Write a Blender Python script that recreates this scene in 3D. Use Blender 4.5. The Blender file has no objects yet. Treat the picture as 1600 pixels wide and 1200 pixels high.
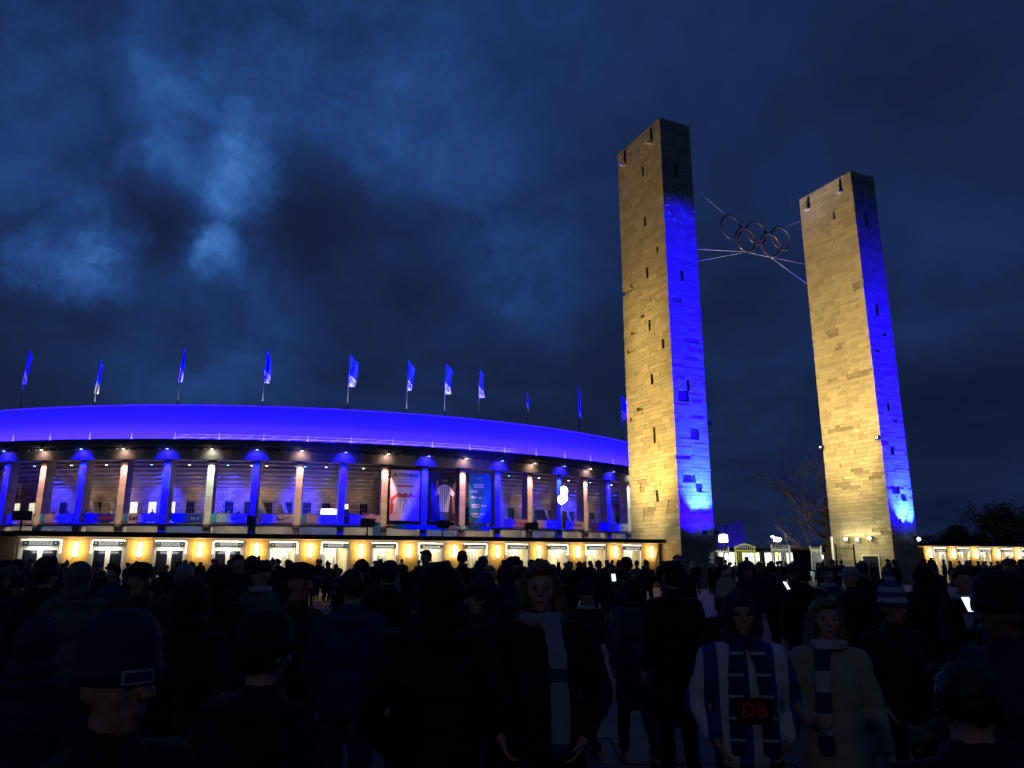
import bpy, bmesh, math, random
from math import sin, cos, pi, radians as R_
from mathutils import Vector, Matrix, noise
random.seed(7)
S = bpy.context.scene
COL = S.collection
PI = pi

# ------------------------------------------------------------------ camera
cam_d = bpy.data.cameras.new('camera'); cam = bpy.data.objects.new('camera', cam_d); COL.objects.link(cam)
cam.location = (0, 0, 1.8); cam.rotation_euler = (R_(90 + 13.23), 0, 0)
cam_d.sensor_width = 36; cam_d.lens = 26.38; cam_d.clip_start = .05; cam_d.clip_end = 3000
S.camera = cam
# ------------------------------------------------------------------ sky, exposure
S.view_settings.view_transform = 'Standard'; S.view_settings.look = 'None'
S.view_settings.exposure = 0; S.view_settings.gamma = 1; S.view_settings.use_curve_mapping = False
S.cycles.use_denoising = True; S.cycles.max_bounces = 4; S.cycles.diffuse_bounces = 2
S.cycles.glossy_bounces = 2; S.cycles.transparent_max_bounces = 6; S.cycles.sample_clamp_indirect = 3
S.cycles.caustics_reflective = False; S.cycles.caustics_refractive = False

W = bpy.data.worlds.new('World'); S.world = W; W.use_nodes = True
nt = W.node_tree; nt.nodes.clear()
def N(t, **k):
    n = nt.nodes.new(t)
    for a, b in k.items(): setattr(n, a, b)
    return n
def L(a, b): nt.links.new(a, b)
out = N('ShaderNodeOutputWorld'); bg = N('ShaderNodeBackground'); L(bg.outputs[0], out.inputs[0])
tc = N('ShaderNodeTexCoord')
sep = N('ShaderNodeSeparateXYZ'); L(tc.outputs['Generated'], sep.inputs[0])
def M(op, a, b=None, c=None):
    n = N('ShaderNodeMath', operation=op)
    for i, v in enumerate((a, b, c)):
        if v is None: continue
        if isinstance(v, (int, float)): n.inputs[i].default_value = v
        else: L(v, n.inputs[i])
    return n.outputs[0]
zz = M('ADD', M('MAXIMUM', sep.outputs[2], 0.0), 0.22)
comb = N('ShaderNodeCombineXYZ'); L(M('DIVIDE', sep.outputs[0], zz), comb.inputs[0]); L(M('DIVIDE', sep.outputs[1], zz), comb.inputs[1])
def noise_n(vec, scale, detail, rough, dist=0.0):
    n = N('ShaderNodeTexNoise'); n.inputs['Scale'].default_value = scale; n.inputs['Detail'].default_value = detail
    n.inputs['Roughness'].default_value = rough; n.inputs['Distortion'].default_value = dist
    L(vec, n.inputs['Vector']); return n
warp = noise_n(tc.outputs['Generated'], 4.5, 9, .66)
wv = N('ShaderNodeVectorMath', operation='MULTIPLY_ADD')
L(warp.outputs['Color'], wv.inputs[0]); wv.inputs[1].default_value = (.17, .17, .17)
sub = N('ShaderNodeVectorMath', operation='ADD'); L(tc.outputs['Generated'], sub.inputs[0]); sub.inputs[1].default_value = (-.085, -.085, -.085)
L(sub.outputs[0], wv.inputs[2])
nrm = N('ShaderNodeVectorMath', operation='NORMALIZE'); L(wv.outputs[0], nrm.inputs[0])
def ray(px, py):
    p = R_(13.23); a = (px - 800) / 1172.3; b = (600 - py) / 1172.3
    return Vector((a, cos(p) - b * sin(p), sin(p) + b * cos(p))).normalized()
acc = None
# the gaps and thick banks of the cloud cover, each at its own bearing: bearing, angular radius (deg), strength
for px, py, rad, amp in [(300, 150, 19, .19), (330, 230, 8, .12), (395, 288, 2.8, .34), (230, 268, 3.0, .12), (110, 390, 3.6, .38), (60, 330, 4, .08),
                         (150, 425, 3.0, .18), (343, 398, 2.0, .36), (322, 352, 2.6, .07), (240, 325, 3.4, -.16), (430, 350, 4, -.08), (850, 440, 5, .14), (1100, 690, 7, .07), (700, 330, 12, .10), (330, 545, 7, .12),
                         (1530, 450, 5, .08), (900, 150, 16, .05), (0, 560, 6, -.08), (560, 400, 7, -.20), (480, 330, 5, -.16), (210, 340, 4, -.16),
                         (250, 470, 6, -.14), (1300, 500, 22, -.05), (1250, 790, 14, -.05), (900, 560, 9, -.08), (640, 560, 8, -.04), (1600, 700, 12, -.10)]:
    d = N('ShaderNodeVectorMath', operation='DOT_PRODUCT'); L(nrm.outputs[0], d.inputs[0]); d.inputs[1].default_value = ray(px, py)
    mr = N('ShaderNodeMapRange', interpolation_type='SMOOTHSTEP'); L(d.outputs['Value'], mr.inputs[0])
    mr.inputs[1].default_value = cos(R_(rad * 1.25)); mr.inputs[2].default_value = 1; mr.inputs[3].default_value = 0; mr.inputs[4].default_value = amp
    acc = mr.outputs[0] if acc is None else M('ADD', acc, mr.outputs[0])
n1 = noise_n(comb.outputs[0], 1.7, 8, .58, .35)
n2 = noise_n(nrm.outputs[0], 9.0, 8, .60, .12)
fine = M('MINIMUM', M('MULTIPLY', M('MAXIMUM', M('SUBTRACT', n2.outputs[0], .33), 0), 3.0), 1.2)
pos = M('MULTIPLY', M('MAXIMUM', acc, 0), M('ADD', M('MULTIPLY', fine, .75), .28))
t = M('ADD', M('ADD', pos, M('MULTIPLY', M('MINIMUM', acc, 0), .6)), M('MULTIPLY', n1.outputs[0], .38))
t = M('ADD', t, M('MULTIPLY', n2.outputs[0], .10))
t = M('ADD', t, M('MULTIPLY', sep.outputs[2], .08))
t = M('ADD', t, .072)
back = N('ShaderNodeMapRange', interpolation_type='SMOOTHSTEP'); L(sep.outputs[1], back.inputs[0]); back.inputs[1].default_value = .45; back.inputs[2].default_value = -.6; back.inputs[3].default_value = 0; back.inputs[4].default_value = -.06
t = M('ADD', t, back.outputs[0])
ramp = N('ShaderNodeValToRGB'); L(t, ramp.inputs[0])
cr = ramp.color_ramp; cr.elements[0].position = .12; cr.elements[0].color = (.0045, .0085, .030, 1)
cr.elements[1].position = 1.0; cr.elements[1].color = (.085, .26, .68, 1)
for p, c in [(.27, (.0075, .017, .058, 1)), (.40, (.0115, .031, .112, 1)), (.56, (.018, .065, .235, 1)), (.76, (.036, .135, .42, 1))]:
    e = cr.elements.new(p); e.color = c
nis = N('ShaderNodeTexSky', sky_type='NISHITA'); nis.sun_disc = False; nis.sun_elevation = R_(-3.5); nis.sun_rotation = R_(-40)
sc_ = N('ShaderNodeVectorMath', operation='SCALE'); L(nis.outputs[0], sc_.inputs[0]); sc_.inputs['Scale'].default_value = .004
ad = N('ShaderNodeVectorMath', operation='ADD'); L(ramp.outputs[0], ad.inputs[0]); L(sc_.outputs[0], ad.inputs[1])
L(ad.outputs[0], bg.inputs[0]); bg.inputs[1].default_value = .92

# ------------------------------------------------------------------ materials
MATS = {}
def mat(name, col, rough=.8, metal=0, var=.25, vscale=3.0, bump=.0, bscale=20, emit=0, ecol=None, tint=False, alpha=None, coord='Object', hue=None):
    if name in MATS: return MATS[name]
    m = bpy.data.materials.new(name); m.use_nodes = True; t = m.node_tree; b = t.nodes['Principled BSDF']
    def nn(ty, **k):
        n = t.nodes.new(ty)
        for a, v in k.items(): setattr(n, a, v)
        return n
    c4 = (*col, 1)
    b.inputs['Roughness'].default_value = rough; b.inputs['Metallic'].default_value = metal
    tcn = nn('ShaderNodeTexCoord')
    if var or tint:
        nz = nn('ShaderNodeTexNoise'); nz.inputs['Scale'].default_value = vscale; nz.inputs['Detail'].default_value = 6; nz.inputs['Roughness'].default_value = .65
        t.links.new(tcn.outputs[coord], nz.inputs['Vector'])
        mr = nn('ShaderNodeMapRange'); t.links.new(nz.outputs[0], mr.inputs[0]); mr.inputs[1].default_value = .25; mr.inputs[2].default_value = .75
        mr.inputs[3].default_value = 1 - var; mr.inputs[4].default_value = 1 + var
        v = mr.outputs[0]
        if tint:
            at = nn('ShaderNodeAttribute', attribute_name='tint'); oi = nn('ShaderNodeObjectInfo')
            a1 = nn('ShaderNodeMath', operation='ADD'); t.links.new(at.outputs['Fac'], a1.inputs[0]); t.links.new(oi.outputs['Random'], a1.inputs[1])
            fr = nn('ShaderNodeMath', operation='FRACT'); t.links.new(a1.outputs[0], fr.inputs[0])
            pw = nn('ShaderNodeMath', operation='MULTIPLY_ADD'); t.links.new(fr.outputs[0], pw.inputs[0]); pw.inputs[1].default_value = tint; pw.inputs[2].default_value = 1 - tint * .55
            mu = nn('ShaderNodeMath', operation='MULTIPLY'); t.links.new(v, mu.inputs[0]); t.links.new(pw.outputs[0], mu.inputs[1]); v = mu.outputs[0]
        mx = nn('ShaderNodeVectorMath', operation='SCALE'); mx.inputs[0].default_value = col; t.links.new(v, mx.inputs['Scale'])
        t.links.new(mx.outputs[0], b.inputs['Base Color'])
    else: b.inputs['Base Color'].default_value = c4
    if bump:
        nb = nn('ShaderNodeTexNoise'); nb.inputs['Scale'].default_value = bscale; nb.inputs['Detail'].default_value = 6
        t.links.new(tcn.outputs[coord], nb.inputs['Vector'])
        bp = nn('ShaderNodeBump'); bp.inputs['Strength'].default_value = bump; bp.inputs['Distance'].default_value = .02
        t.links.new(nb.outputs[0], bp.inputs['Height']); t.links.new(bp.outputs[0], b.inputs['Normal'])
    if emit:
        b.inputs['Emission Color'].default_value = (*(ecol or col), 1); b.inputs['Emission Strength'].default_value = emit
    if alpha is not None:
        b.inputs['Alpha'].default_value = alpha
    MATS[name] = m; return m
stone = mat('travertine', (.44, .385, .27), .85, var=.14, vscale=1.6, bump=.5, bscale=9, tint=.34)
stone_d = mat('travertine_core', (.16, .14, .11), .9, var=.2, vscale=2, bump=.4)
stone_s = mat('stadium_limestone', (.36, .33, .27), .85, var=.2, vscale=.9, bump=.3, bscale=6, tint=.35)
def masonry():
    m = mat('gallery_masonry', (.34, .27, .18), .85, var=.2, vscale=.8); t = m.node_tree; b = t.nodes['Principled BSDF']
    src = b.inputs['Base Color'].links[0].from_socket; tcn = t.nodes['Texture Coordinate']
    sp = t.nodes.new('ShaderNodeSeparateXYZ'); t.links.new(tcn.outputs['Object'], sp.inputs[0])
    at_ = t.nodes.new('ShaderNodeMath'); at_.operation = 'ARCTAN2'; t.links.new(sp.outputs[0], at_.inputs[0]); ng = t.nodes.new('ShaderNodeMath'); ng.operation = 'MULTIPLY'; ng.inputs[1].default_value = -1; t.links.new(sp.outputs[1], ng.inputs[0]); t.links.new(ng.outputs[0], at_.inputs[1])
    mu = t.nodes.new('ShaderNodeMath'); mu.operation = 'MULTIPLY'; mu.inputs[1].default_value = 91; t.links.new(at_.outputs[0], mu.inputs[0])
    cb = t.nodes.new('ShaderNodeCombineXYZ'); t.links.new(mu.outputs[0], cb.inputs[0]); t.links.new(sp.outputs[2], cb.inputs[1])
    bk = t.nodes.new('ShaderNodeTexBrick'); t.links.new(cb.outputs[0], bk.inputs['Vector']); bk.inputs['Scale'].default_value = 1; bk.inputs['Brick Width'].default_value = 1.25; bk.inputs['Row Height'].default_value = .48; bk.inputs['Mortar Size'].default_value = .03
    bk.inputs['Color1'].default_value = (.62, .62, .62, 1); bk.inputs['Color2'].default_value = (1.25, 1.2, 1.1, 1); bk.inputs['Mortar'].default_value = (.3, .3, .3, 1)
    mx = t.nodes.new('ShaderNodeVectorMath'); mx.operation = 'MULTIPLY'; t.links.new(src, mx.inputs[0]); t.links.new(bk.outputs[0], mx.inputs[1]); t.links.new(mx.outputs[0], b.inputs['Base Color'])
    return m
masonry_m = masonry()
stone_dark = mat('unlit_cornice_stone', (.17, .155, .14), .9, var=.25, vscale=1.2, bump=.3)  # the unlit cornice's shade is put into this darker stone colour
pier_m = mat('pier_limestone', (.42, .32, .17), .8, var=.18, vscale=4, bump=.35, bscale=14, tint=.3)
white_p = mat('white_paint', (.78, .78, .74), .5, var=.04)
white_in = mat('white_interior', (.75, .76, .70), .6, var=.08, vscale=2)
black_m = mat('black_metal', (.018, .018, .02), .45, .4, var=.2)
grey_m = mat('grey_metal', (.25, .26, .27), .4, .7, var=.15)
ring_p = mat('ring_paint', (.05, .045, .07), .22, .3, var=.1)
steel = mat('ring_steel', (.30, .28, .32), .30, .7, var=.15, vscale=4)
cable_m = mat('cable_steel', (.62, .60, .66), .4, .3, var=.1)
roof_mb = mat('roof_membrane', (.15, .155, .17), .6, var=.03, vscale=.2)
paving_m = mat('granite_paving', (.055, .055, .058), .75, var=.3, vscale=5, bump=.4, bscale=30, tint=.4)
ground_m = mat('plaza_ground', (.05, .05, .052), .85, var=.3, vscale=2)
glass_d = mat('dark_glass', (.012, .015, .03), .08, var=0)
navy = mat('navy_sign', (.03, .09, .22), .5, var=.08)
slate = mat('slate_sign', (.06, .09, .10), .5, var=.08)
sign_w = mat('sign_panel', (.55, .56, .55), .5, var=.05, emit=.22, ecol=(.9, .95, 1))  # faint emission added to brighten the panels
ink = mat('dark_ink', (.015, .02, .06), .6, var=0)
ink_r = mat('red_ink', (.55, .03, .03), .6, var=0)
bark = mat('bark', (.13, .095, .06), .95, var=.3, vscale=8)
leafd = mat('winter_twigs', (.035, .035, .03), .95, var=.4, vscale=1)
E_warm = mat('sconce_glow', (1, .80, .42), 1, var=0, emit=16, ecol=(1, .68, .26))
E_bulb = mat('bulb_glow', (1, .95, .8), 1, var=0, emit=7, ecol=(1, .93, .72))
E_white = mat('flood_glow', (1, 1, 1), 1, var=0, emit=30, ecol=(.92, 1, .93))
E_blue = mat('blue_lamp_glow', (.6, .7, 1), 1, var=0, emit=8, ecol=(.25, .4, 1))
E_win = mat('lit_window', (1, .95, .7), 1, var=.25, vscale=3, emit=1.1, ecol=(1, .93, .62))
E_dot = mat('downlight_glow', (1, 1, 1), 1, var=0, emit=9, ecol=(1, .93, .85))
E_dotb = mat('blue_downlight_glow', (.4, .7, 1), 1, var=0, emit=6, ecol=(.2, .6, 1))
E_phone = mat('phone_screen', (.7, .85, 1), 1, var=0, emit=1.6, ecol=(.75, .88, 1))

# ------------------------------------------------------------------ mesh helpers
class MB:
    def __init__(s): s.v = []; s.f = []; s.t = []
    def add(s, vs, fs, tint=0.0):
        o = len(s.v); s.v += [tuple(v) for v in vs]; s.f += [tuple(i + o for i in f) for f in fs]; s.t += [tint] * len(fs); return s
    def box(s, c, d, M_=None, tint=0.0):
        hx, hy, hz = d[0] / 2, d[1] / 2, d[2] / 2
        vs = [Vector((x * hx, y * hy, z * hz)) for z in (-1, 1) for y in (-1, 1) for x in (-1, 1)]
        if M_ is not None: vs = [M_ @ v for v in vs]
        vs = [v + Vector(c) for v in vs]
        return s.add(vs, [(0, 2, 3, 1), (4, 5, 7, 6), (0, 1, 5, 4), (2, 6, 7, 3), (0, 4, 6, 2), (1, 3, 7, 5)], tint)
    def bx(s, x0, x1, y0, y1, z0, z1, tint=0.0):
        return s.box(((x0 + x1) / 2, (y0 + y1) / 2, (z0 + z1) / 2), (abs(x1 - x0), abs(y1 - y0), abs(z1 - z0)), None, tint)
    def tube(s, p0, p1, r0, r1=None, n=8, caps=True):
        p0, p1 = Vector(p0), Vector(p1); r1 = r0 if r1 is None else r1
        d = (p1 - p0).normalized(); a = d.orthogonal().normalized(); b = d.cross(a)
        vs = [p + (a * cos(2 * PI * i / n) + b * sin(2 * PI * i / n)) * r for p, r in ((p0, r0), (p1, r1)) for i in range(n)]
        fs = [(i, (i + 1) % n, n + (i + 1) % n, n + i) for i in range(n)]
        if caps: fs += [tuple(range(n))[::-1], tuple(range(n, 2 * n))]
        return s.add(vs, fs)
    def path(s, pts, rs, n=6):
        pts = [Vector(p) for p in pts]; vs = []; a = None
        for i, p in enumerate(pts):
            d = (pts[min(i + 1, len(pts) - 1)] - pts[max(i - 1, 0)]).normalized()
            if a is None: a = d.orthogonal().normalized()
            a = (a - d * a.dot(d)).normalized(); b = d.cross(a); r = rs[i] if isinstance(rs, (list, tuple)) else rs
            vs += [p + (a * cos(2 * PI * k / n) + b * sin(2 * PI * k / n)) * r for k in range(n)]
        fs = [(i * n + k, i * n + (k + 1) % n, (i + 1) * n + (k + 1) % n, (i + 1) * n + k) for i in range(len(pts) - 1) for k in range(n)]
        fs += [tuple(range(n))[::-1], tuple(range((len(pts) - 1) * n, len(pts) * n))]
        return s.add(vs, fs)
    def ell(s, c, r, seg=16, rings=10, M_=None):
        vs = [Vector((0, 0, -1))]
        for j in range(1, rings):
            th = -PI / 2 + PI * j / rings
            vs += [Vector((cos(th) * cos(2 * PI * i / seg), cos(th) * sin(2 * PI * i / seg), sin(th))) for i in range(seg)]
        vs.append(Vector((0, 0, 1)))
        vs = [Vector((v.x * r[0], v.y * r[1], v.z * r[2])) for v in vs]
        if M_ is not None: vs = [M_ @ v for v in vs]
        vs = [v + Vector(c) for v in vs]; n = len(vs) - 1
        fs = [(0, 1 + (i + 1) % seg, 1 + i) for i in range(seg)]
        for j in range(rings - 2):
            a = 1 + j * seg; fs += [(a + i, a + (i + 1) % seg, a + seg + (i + 1) % seg, a + seg + i) for i in range(seg)]
        a = 1 + (rings - 2) * seg; fs += [(a + i, a + (i + 1) % seg, n) for i in range(seg)]
        return s.add(vs, fs)
    def cap(s, p0, p1, r0, r1, n=12):
        p0, p1 = Vector(p0), Vector(p1); d = (p1 - p0); l = d.length; d = d / l if l else Vector((0, 0, 1))
        prof = [(-r0 * cos(a), r0 * sin(a)) for a in (0.35, .75, 1.15)] + [(0, r0), (l, r1)] + [(l + r1 * cos(a), r1 * sin(a)) for a in (1.15, .75, .35)]
        a = d.orthogonal().normalized(); b = d.cross(a)
        vs = [p0 + d * h + (a * cos(2 * PI * k / n) + b * sin(2 * PI * k / n)) * r for h, r in prof for k in range(n)]
        m = len(prof)
        fs = [(i * n + k, i * n + (k + 1) % n, (i + 1) * n + (k + 1) % n, (i + 1) * n + k) for i in range(m - 1) for k in range(n)]
        fs += [tuple(range(n))[::-1], tuple(range((m - 1) * n, m * n))]
        return s.add(vs, fs)
    def lathe(s, prof, c=(0, 0, 0), n=20, sx=1, sy=1):
        vs = [(c[0] + r * cos(2 * PI * k / n) * sx, c[1] + r * sin(2 * PI * k / n) * sy, c[2] + z) for r, z in prof for k in range(n)]
        m = len(prof)
        fs = [(i * n + k, i * n + (k + 1) % n, (i + 1) * n + (k + 1) % n, (i + 1) * n + k) for i in range(m - 1) for k in range(n)]
        fs += [tuple(range(n)), tuple(range((m - 1) * n, m * n))[::-1]]
        return s.add(vs, fs)
    def poly(s, pts, y=0.0, th=.004):
        n = len(pts); vs = [(x, y, z) for x, z in pts] + [(x, y + th, z) for x, z in pts]
        return s.add(vs, [tuple(range(n)), tuple(range(n, 2 * n))[::-1]] + [(i, n + i, n + (i + 1) % n, (i + 1) % n) for i in range(n)])
    def torus(s, c, Rr, r, n=48, m=10, ax='y', sy=1):
        vs = []
        for i in range(n):
            a = 2 * PI * i / n
            for j in range(m):
                b = 2 * PI * j / m; q = Rr + r * cos(b)
                p = (q * cos(a), r * sin(b), q * sin(a)) if ax == 'y' else (q * cos(a), q * sin(a) * sy, r * sin(b))
                vs.append(Vector(p) + Vector(c))
        return s.add(vs, [(i * m + j, ((i + 1) % n) * m + j, ((i + 1) % n) * m + (j + 1) % m, i * m + (j + 1) % m) for i in range(n) for j in range(m)])
    def mesh(s, name, m, smooth=False):
        me = bpy.data.meshes.new(name); me.from_pydata(s.v, [], s.f)
        if any(s.t):
            at = me.attributes.new('tint', 'FLOAT', 'FACE'); at.data.foreach_set('value', s.t)
        if m: me.materials.append(m)
        if smooth: me.polygons.foreach_set('use_smooth', [True] * len(me.polygons))
        me.update(); return me
    def build(s, name, m, parent=None, smooth=False, loc=(0, 0, 0)):
        return link(name, s.mesh(name, m, smooth), parent, loc)
def link(name, me, parent=None, loc=(0, 0, 0), rz=0, scale=None):
    o = bpy.data.objects.new(name, me); COL.objects.link(o); o.location = loc; o.rotation_euler = (0, 0, rz)
    if scale: o.scale = scale
    if parent: o.parent = parent
    return o
def tag(o, label, cat, group=None, kind=None):
    if label: o['label'] = label
    if cat: o['category'] = cat
    if group: o['group'] = group
    if kind: o['kind'] = kind
    return o
def thing(name, label, cat, loc=(0, 0, 0), rz=0, group=None):
    return tag(link(name, None, None, loc, rz), label, cat, group)
def fix(me):
    bm = bmesh.new(); bm.from_mesh(me); bmesh.ops.recalc_face_normals(bm, faces=bm.faces); bm.to_mesh(me); bm.free(); return me
def text_mesh(txt, size, m, depth=.003, shear=0, bold=0, align='CENTER'):
    c = bpy.data.curves.new('lettering', 'FONT'); c.body = txt; c.size = size; c.extrude = depth; c.shear = shear; c.offset = bold
    c.align_x = align; c.align_y = 'CENTER'; c.resolution_u = 2
    o = bpy.data.objects.new('t', c); COL.objects.link(o)
    me = bpy.data.meshes.new_from_object(o.evaluated_get(bpy.context.evaluated_depsgraph_get())); bpy.data.objects.remove(o)
    me.transform(Matrix.Rotation(PI / 2, 4, 'X')); me.materials.clear(); me.materials.append(m); me.name = 'lettering'
    return me
def lamp(kind, loc, target, power, color, size=.15, spot=60, blend=.5, sx=1, parent=None, sy=None, name='lamp_light'):
    d = bpy.data.lights.new(name, kind); d.energy = power; d.color = color
    if kind == 'SPOT': d.spot_size = R_(spot); d.spot_blend = blend; d.shadow_soft_size = size
    elif kind == 'AREA':
        d.shape = 'RECTANGLE'; d.size = size; d.size_y = sy or size
    else: d.shadow_soft_size = size
    o = bpy.data.objects.new(name, d); COL.objects.link(o); o.location = loc
    if target is not None:
        o.rotation_euler = (Vector(target) - Vector(loc)).to_track_quat('-Z', 'Y').to_euler()
    if sx != 1: o.scale = (sx, 1, 1)
    if parent: o.parent = parent
    return o
BLUE = (.007, .0, 1.0); CYAN = (.10, .42, 1.0); WARM = (1, .68, .20); PINK = (1, .46, .42); PALE = (.80, 1.0, .86)

# gate frame: u along the front of the gate to the right, v away from the plaza
TH = .431; DU = Vector((cos(TH), sin(TH), 0)); DV = Vector((-sin(TH), cos(TH), 0)); G0 = Vector((11.36, 51.6, 0))
def g(u, v, z=0.0): p = G0 + DU * u + DV * v; return (p.x, p.y, z)
def to_g(x, y): q = Vector((x, y, 0)) - G0; return q.dot(DU), q.dot(DV)

# ------------------------------------------------------------------ ground
gr = MB().bx(-420, 420, -60, 900, -1, -.02).build('ground', ground_m); gr['kind'] = 'structure'
slab_me = MB().bx(-.5, .5, -.5, .5, -.04, 0).mesh('paving_slab', paving_m)
rest = MB(); cells = []
for i in range(-36, 37):
    for j in range(1, 52):
        x, y = i * 1.02 + (j % 2) * .5, j * 1.02 + .8
        if abs(x) > y * .78 + 1.5: continue
        u, v = to_g(x, y)
        if v > .9 and (u < 0 or u > 19): continue
        cells.append((math.hypot(x, y), x, y))
cells.sort()
for k, (d, x, y) in enumerate(cells):
    if k < 290:
        s_ = link('paving_slab', slab_me, gr, (x, y, random.uniform(-.008, .0)), 0, (.995, .995, 1)); s_.parent = gr
    else: rest.bx(x - .5, x + .5, y - .5, y + .5, -.04, random.uniform(-.006, 0), random.random())
rp = rest.build('paving', paving_m, gr); rp['kind'] = 'stuff'

# ------------------------------------------------------------------ towers
blk = MB().bx(0, 1, 0, 1, 0, 1).mesh('stone_block', stone)
blkw = MB().bx(0, 1, 0, 1, 0, 1).mesh('weathered_stone', mat('weathered_travertine', (.27, .23, .16), .95, var=.5, vscale=3.5, bump=1.0, bscale=5, tint=.3))
def tower(u0, v0, label, slitsF, slitsS, holesF, holesS, clock):
    """front face: y=0, x 0..2.85 ; left side face: x=0, y 0..5.94"""
    Wd, Dp, H = 2.85, 5.94, 35.0
    T = thing('stone_tower', label, 'tower', g(u0, v0), TH, 'gate towers')
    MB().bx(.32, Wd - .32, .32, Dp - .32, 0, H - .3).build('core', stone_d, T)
    pieces = []; worn_l = []
    rnd = random.Random(int(u0) + 5)
    z = 0; rows = []
    while z < H - .01:
        h = rnd.choice([.24, .28, .3, .36] if z < 24 else [.3, .36, .42, .5]); h = min(h, H - z)
        if H - z - h < .25: h = H - z
        rows.append((z, h)); z += h
    for r, (z, h) in enumerate(rows):
        for face, Ln, slits, holes in (('F', Wd, slitsF, holesF), ('S', Dp, slitsS, holesS), ('B', Wd, [], []), ('R', Dp, [], [])):
            a0, a1 = (0, Ln) if ((r % 2 == 0) == (face in 'FB')) else (.32, Ln - .32)
            cuts = [a0]
            while cuts[-1] < a1 - 1e-6:
                n = cuts[-1] + rnd.uniform(.45, 1.5)
                if a1 - n < .4: n = a1
                cuts.append(n)
            for s0, s1 in zip(cuts, cuts[1:]):
                segs = [(s0, s1)]
                for c, zb, zt, wd_ in [(c, zb, zt, .13) for c, zb, zt in slits] + [(c, zc - hh / 2, zc + hh / 2, w / 2) for c, zc, w, hh, dep in holes if dep > .3]:
                    if z + h * .5 > zb and z + h * .5 < zt:
                        ns = []
                        if wd_ > .13: wd_ *= rnd.uniform(.75, 1.1)
                        for p, q in segs:
                            if q < c - wd_ or p > c + wd_: ns.append((p, q))
                            else:
                                if p < c - wd_ - .06: ns.append((p, c - wd_))
                                if q > c + wd_ + .06: ns.append((c + wd_, q))
                        segs = ns
                for p, q in segs:
                    mid = (p + q) / 2; rec = 0; worn = False
                    for c, zc, w, hh, dep in holes:
                        if dep > .3: continue
                        if abs(mid - c) < (w + (q - p)) / 2 * .75 and abs(z + h / 2 - zc) < hh / 2 + .08: rec = dep; worn = dep < .15
                    pr = rnd.uniform(-.012, .012) + (.02 if rnd.random() < .12 else 0) - rec
                    if rec > .3: continue
                    g_ = .008
                    if face == 'F': b = (p + g_, q - g_, -pr, .34, z + g_, z + h - g_)
                    elif face == 'B': b = (p + g_, q - g_, Dp - .34, Dp + pr, z + g_, z + h - g_)
                    elif face == 'S': b = (-pr, .34, p + g_, q - g_, z + g_, z + h - g_)
                    else: b = (Wd - .34, Wd + pr, p + g_, q - g_, z + g_, z + h - g_)
                    (worn_l if worn else pieces).append((((q - p) * h * (1 if face in 'FS' else 0)), b))
    pieces.sort(key=lambda t: -t[0]); st = MB()
    for k, (ar, b) in enumerate(pieces):
        if k < 280: link('stone_block', blk, T, (b[0], b[2], b[4]), 0, (b[1] - b[0], b[3] - b[2], b[5] - b[4]))
        else: st.bx(*b, tint=rnd.random())
    for ar, b in worn_l: link('weathered_stone', blkw, T, (b[0], b[2], b[4]), 0, (b[1] - b[0], b[3] - b[2], b[5] - b[4]))
    o = st.build('stonework', stone, T); o['kind'] = 'stuff'
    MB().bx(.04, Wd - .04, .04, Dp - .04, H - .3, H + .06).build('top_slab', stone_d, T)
    for c, zb, zt in slitsF: MB().bx(c - .13, c + .13, .28, .33, zb, zt).build('slit_window', black_m, T)
    for c, zb, zt in slitsS: MB().bx(.28, .33, c - .13, c + .13, zb, zt).build('slit_window', black_m, T)
    for y in (1.15, 4.85):   # drain slots with stone spouts under the top
        MB().bx(-.03, .0, y - .13, y + .13, 33.5, 34.8).build('drain_slot', black_m, T)
        MB().add([(-.55, y - .16, 33.30), (-.55, y + .16, 33.30), (-.02, y - .16, 33.42), (-.02, y + .16, 33.42), (-.55, y - .16, 33.46), (-.55, y + .16, 33.46), (-.02, y - .16, 33.62), (-.02, y + .16, 33.62)],
                 [(0, 1, 3, 2), (4, 6, 7, 5), (0, 4, 5, 1), (2, 3, 7, 6), (0, 2, 6, 4), (1, 5, 7, 3)]).build('spout', white_p, T)
    if clock:
        cu, cz, cr_ = 1.44, 27.7, 1.2
        ck = MB().tube((cu, -.05, cz), (cu, -.09, cz), .12, n=16).build('clock', steel, T)
        for k in range(12):
            a = k * PI / 6; ln = .34 if k % 3 == 0 else .22
            Mx = Matrix.Rotation(-a, 4, 'Y')
            MB().box((cu + sin(a) * cr_, -.1, cz + cos(a) * cr_), (.09, .05, ln), Mx).build('hour_mark', white_p, ck)
        for a, ln, w in ((R_(-32), 1.05, .07), (R_(148), .8, .1)):
            Mx = Matrix.Rotation(-(-a), 4, 'Y') if 0 else Matrix.Rotation(a, 4, 'Y')
            MB().box((cu + sin(a) * ln / 2, -.13, cz + cos(a) * ln / 2), (w, .03, ln), Mx).build('clock_hand', white_p, ck)
    return T
SLZ = [(32.3, 31.3), (27.95, 27.05), (23.7, 22.8), (19.45, 18.5), (15.25, 14.35), (11.1, 10.2), (6.8, 5.9)]
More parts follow.
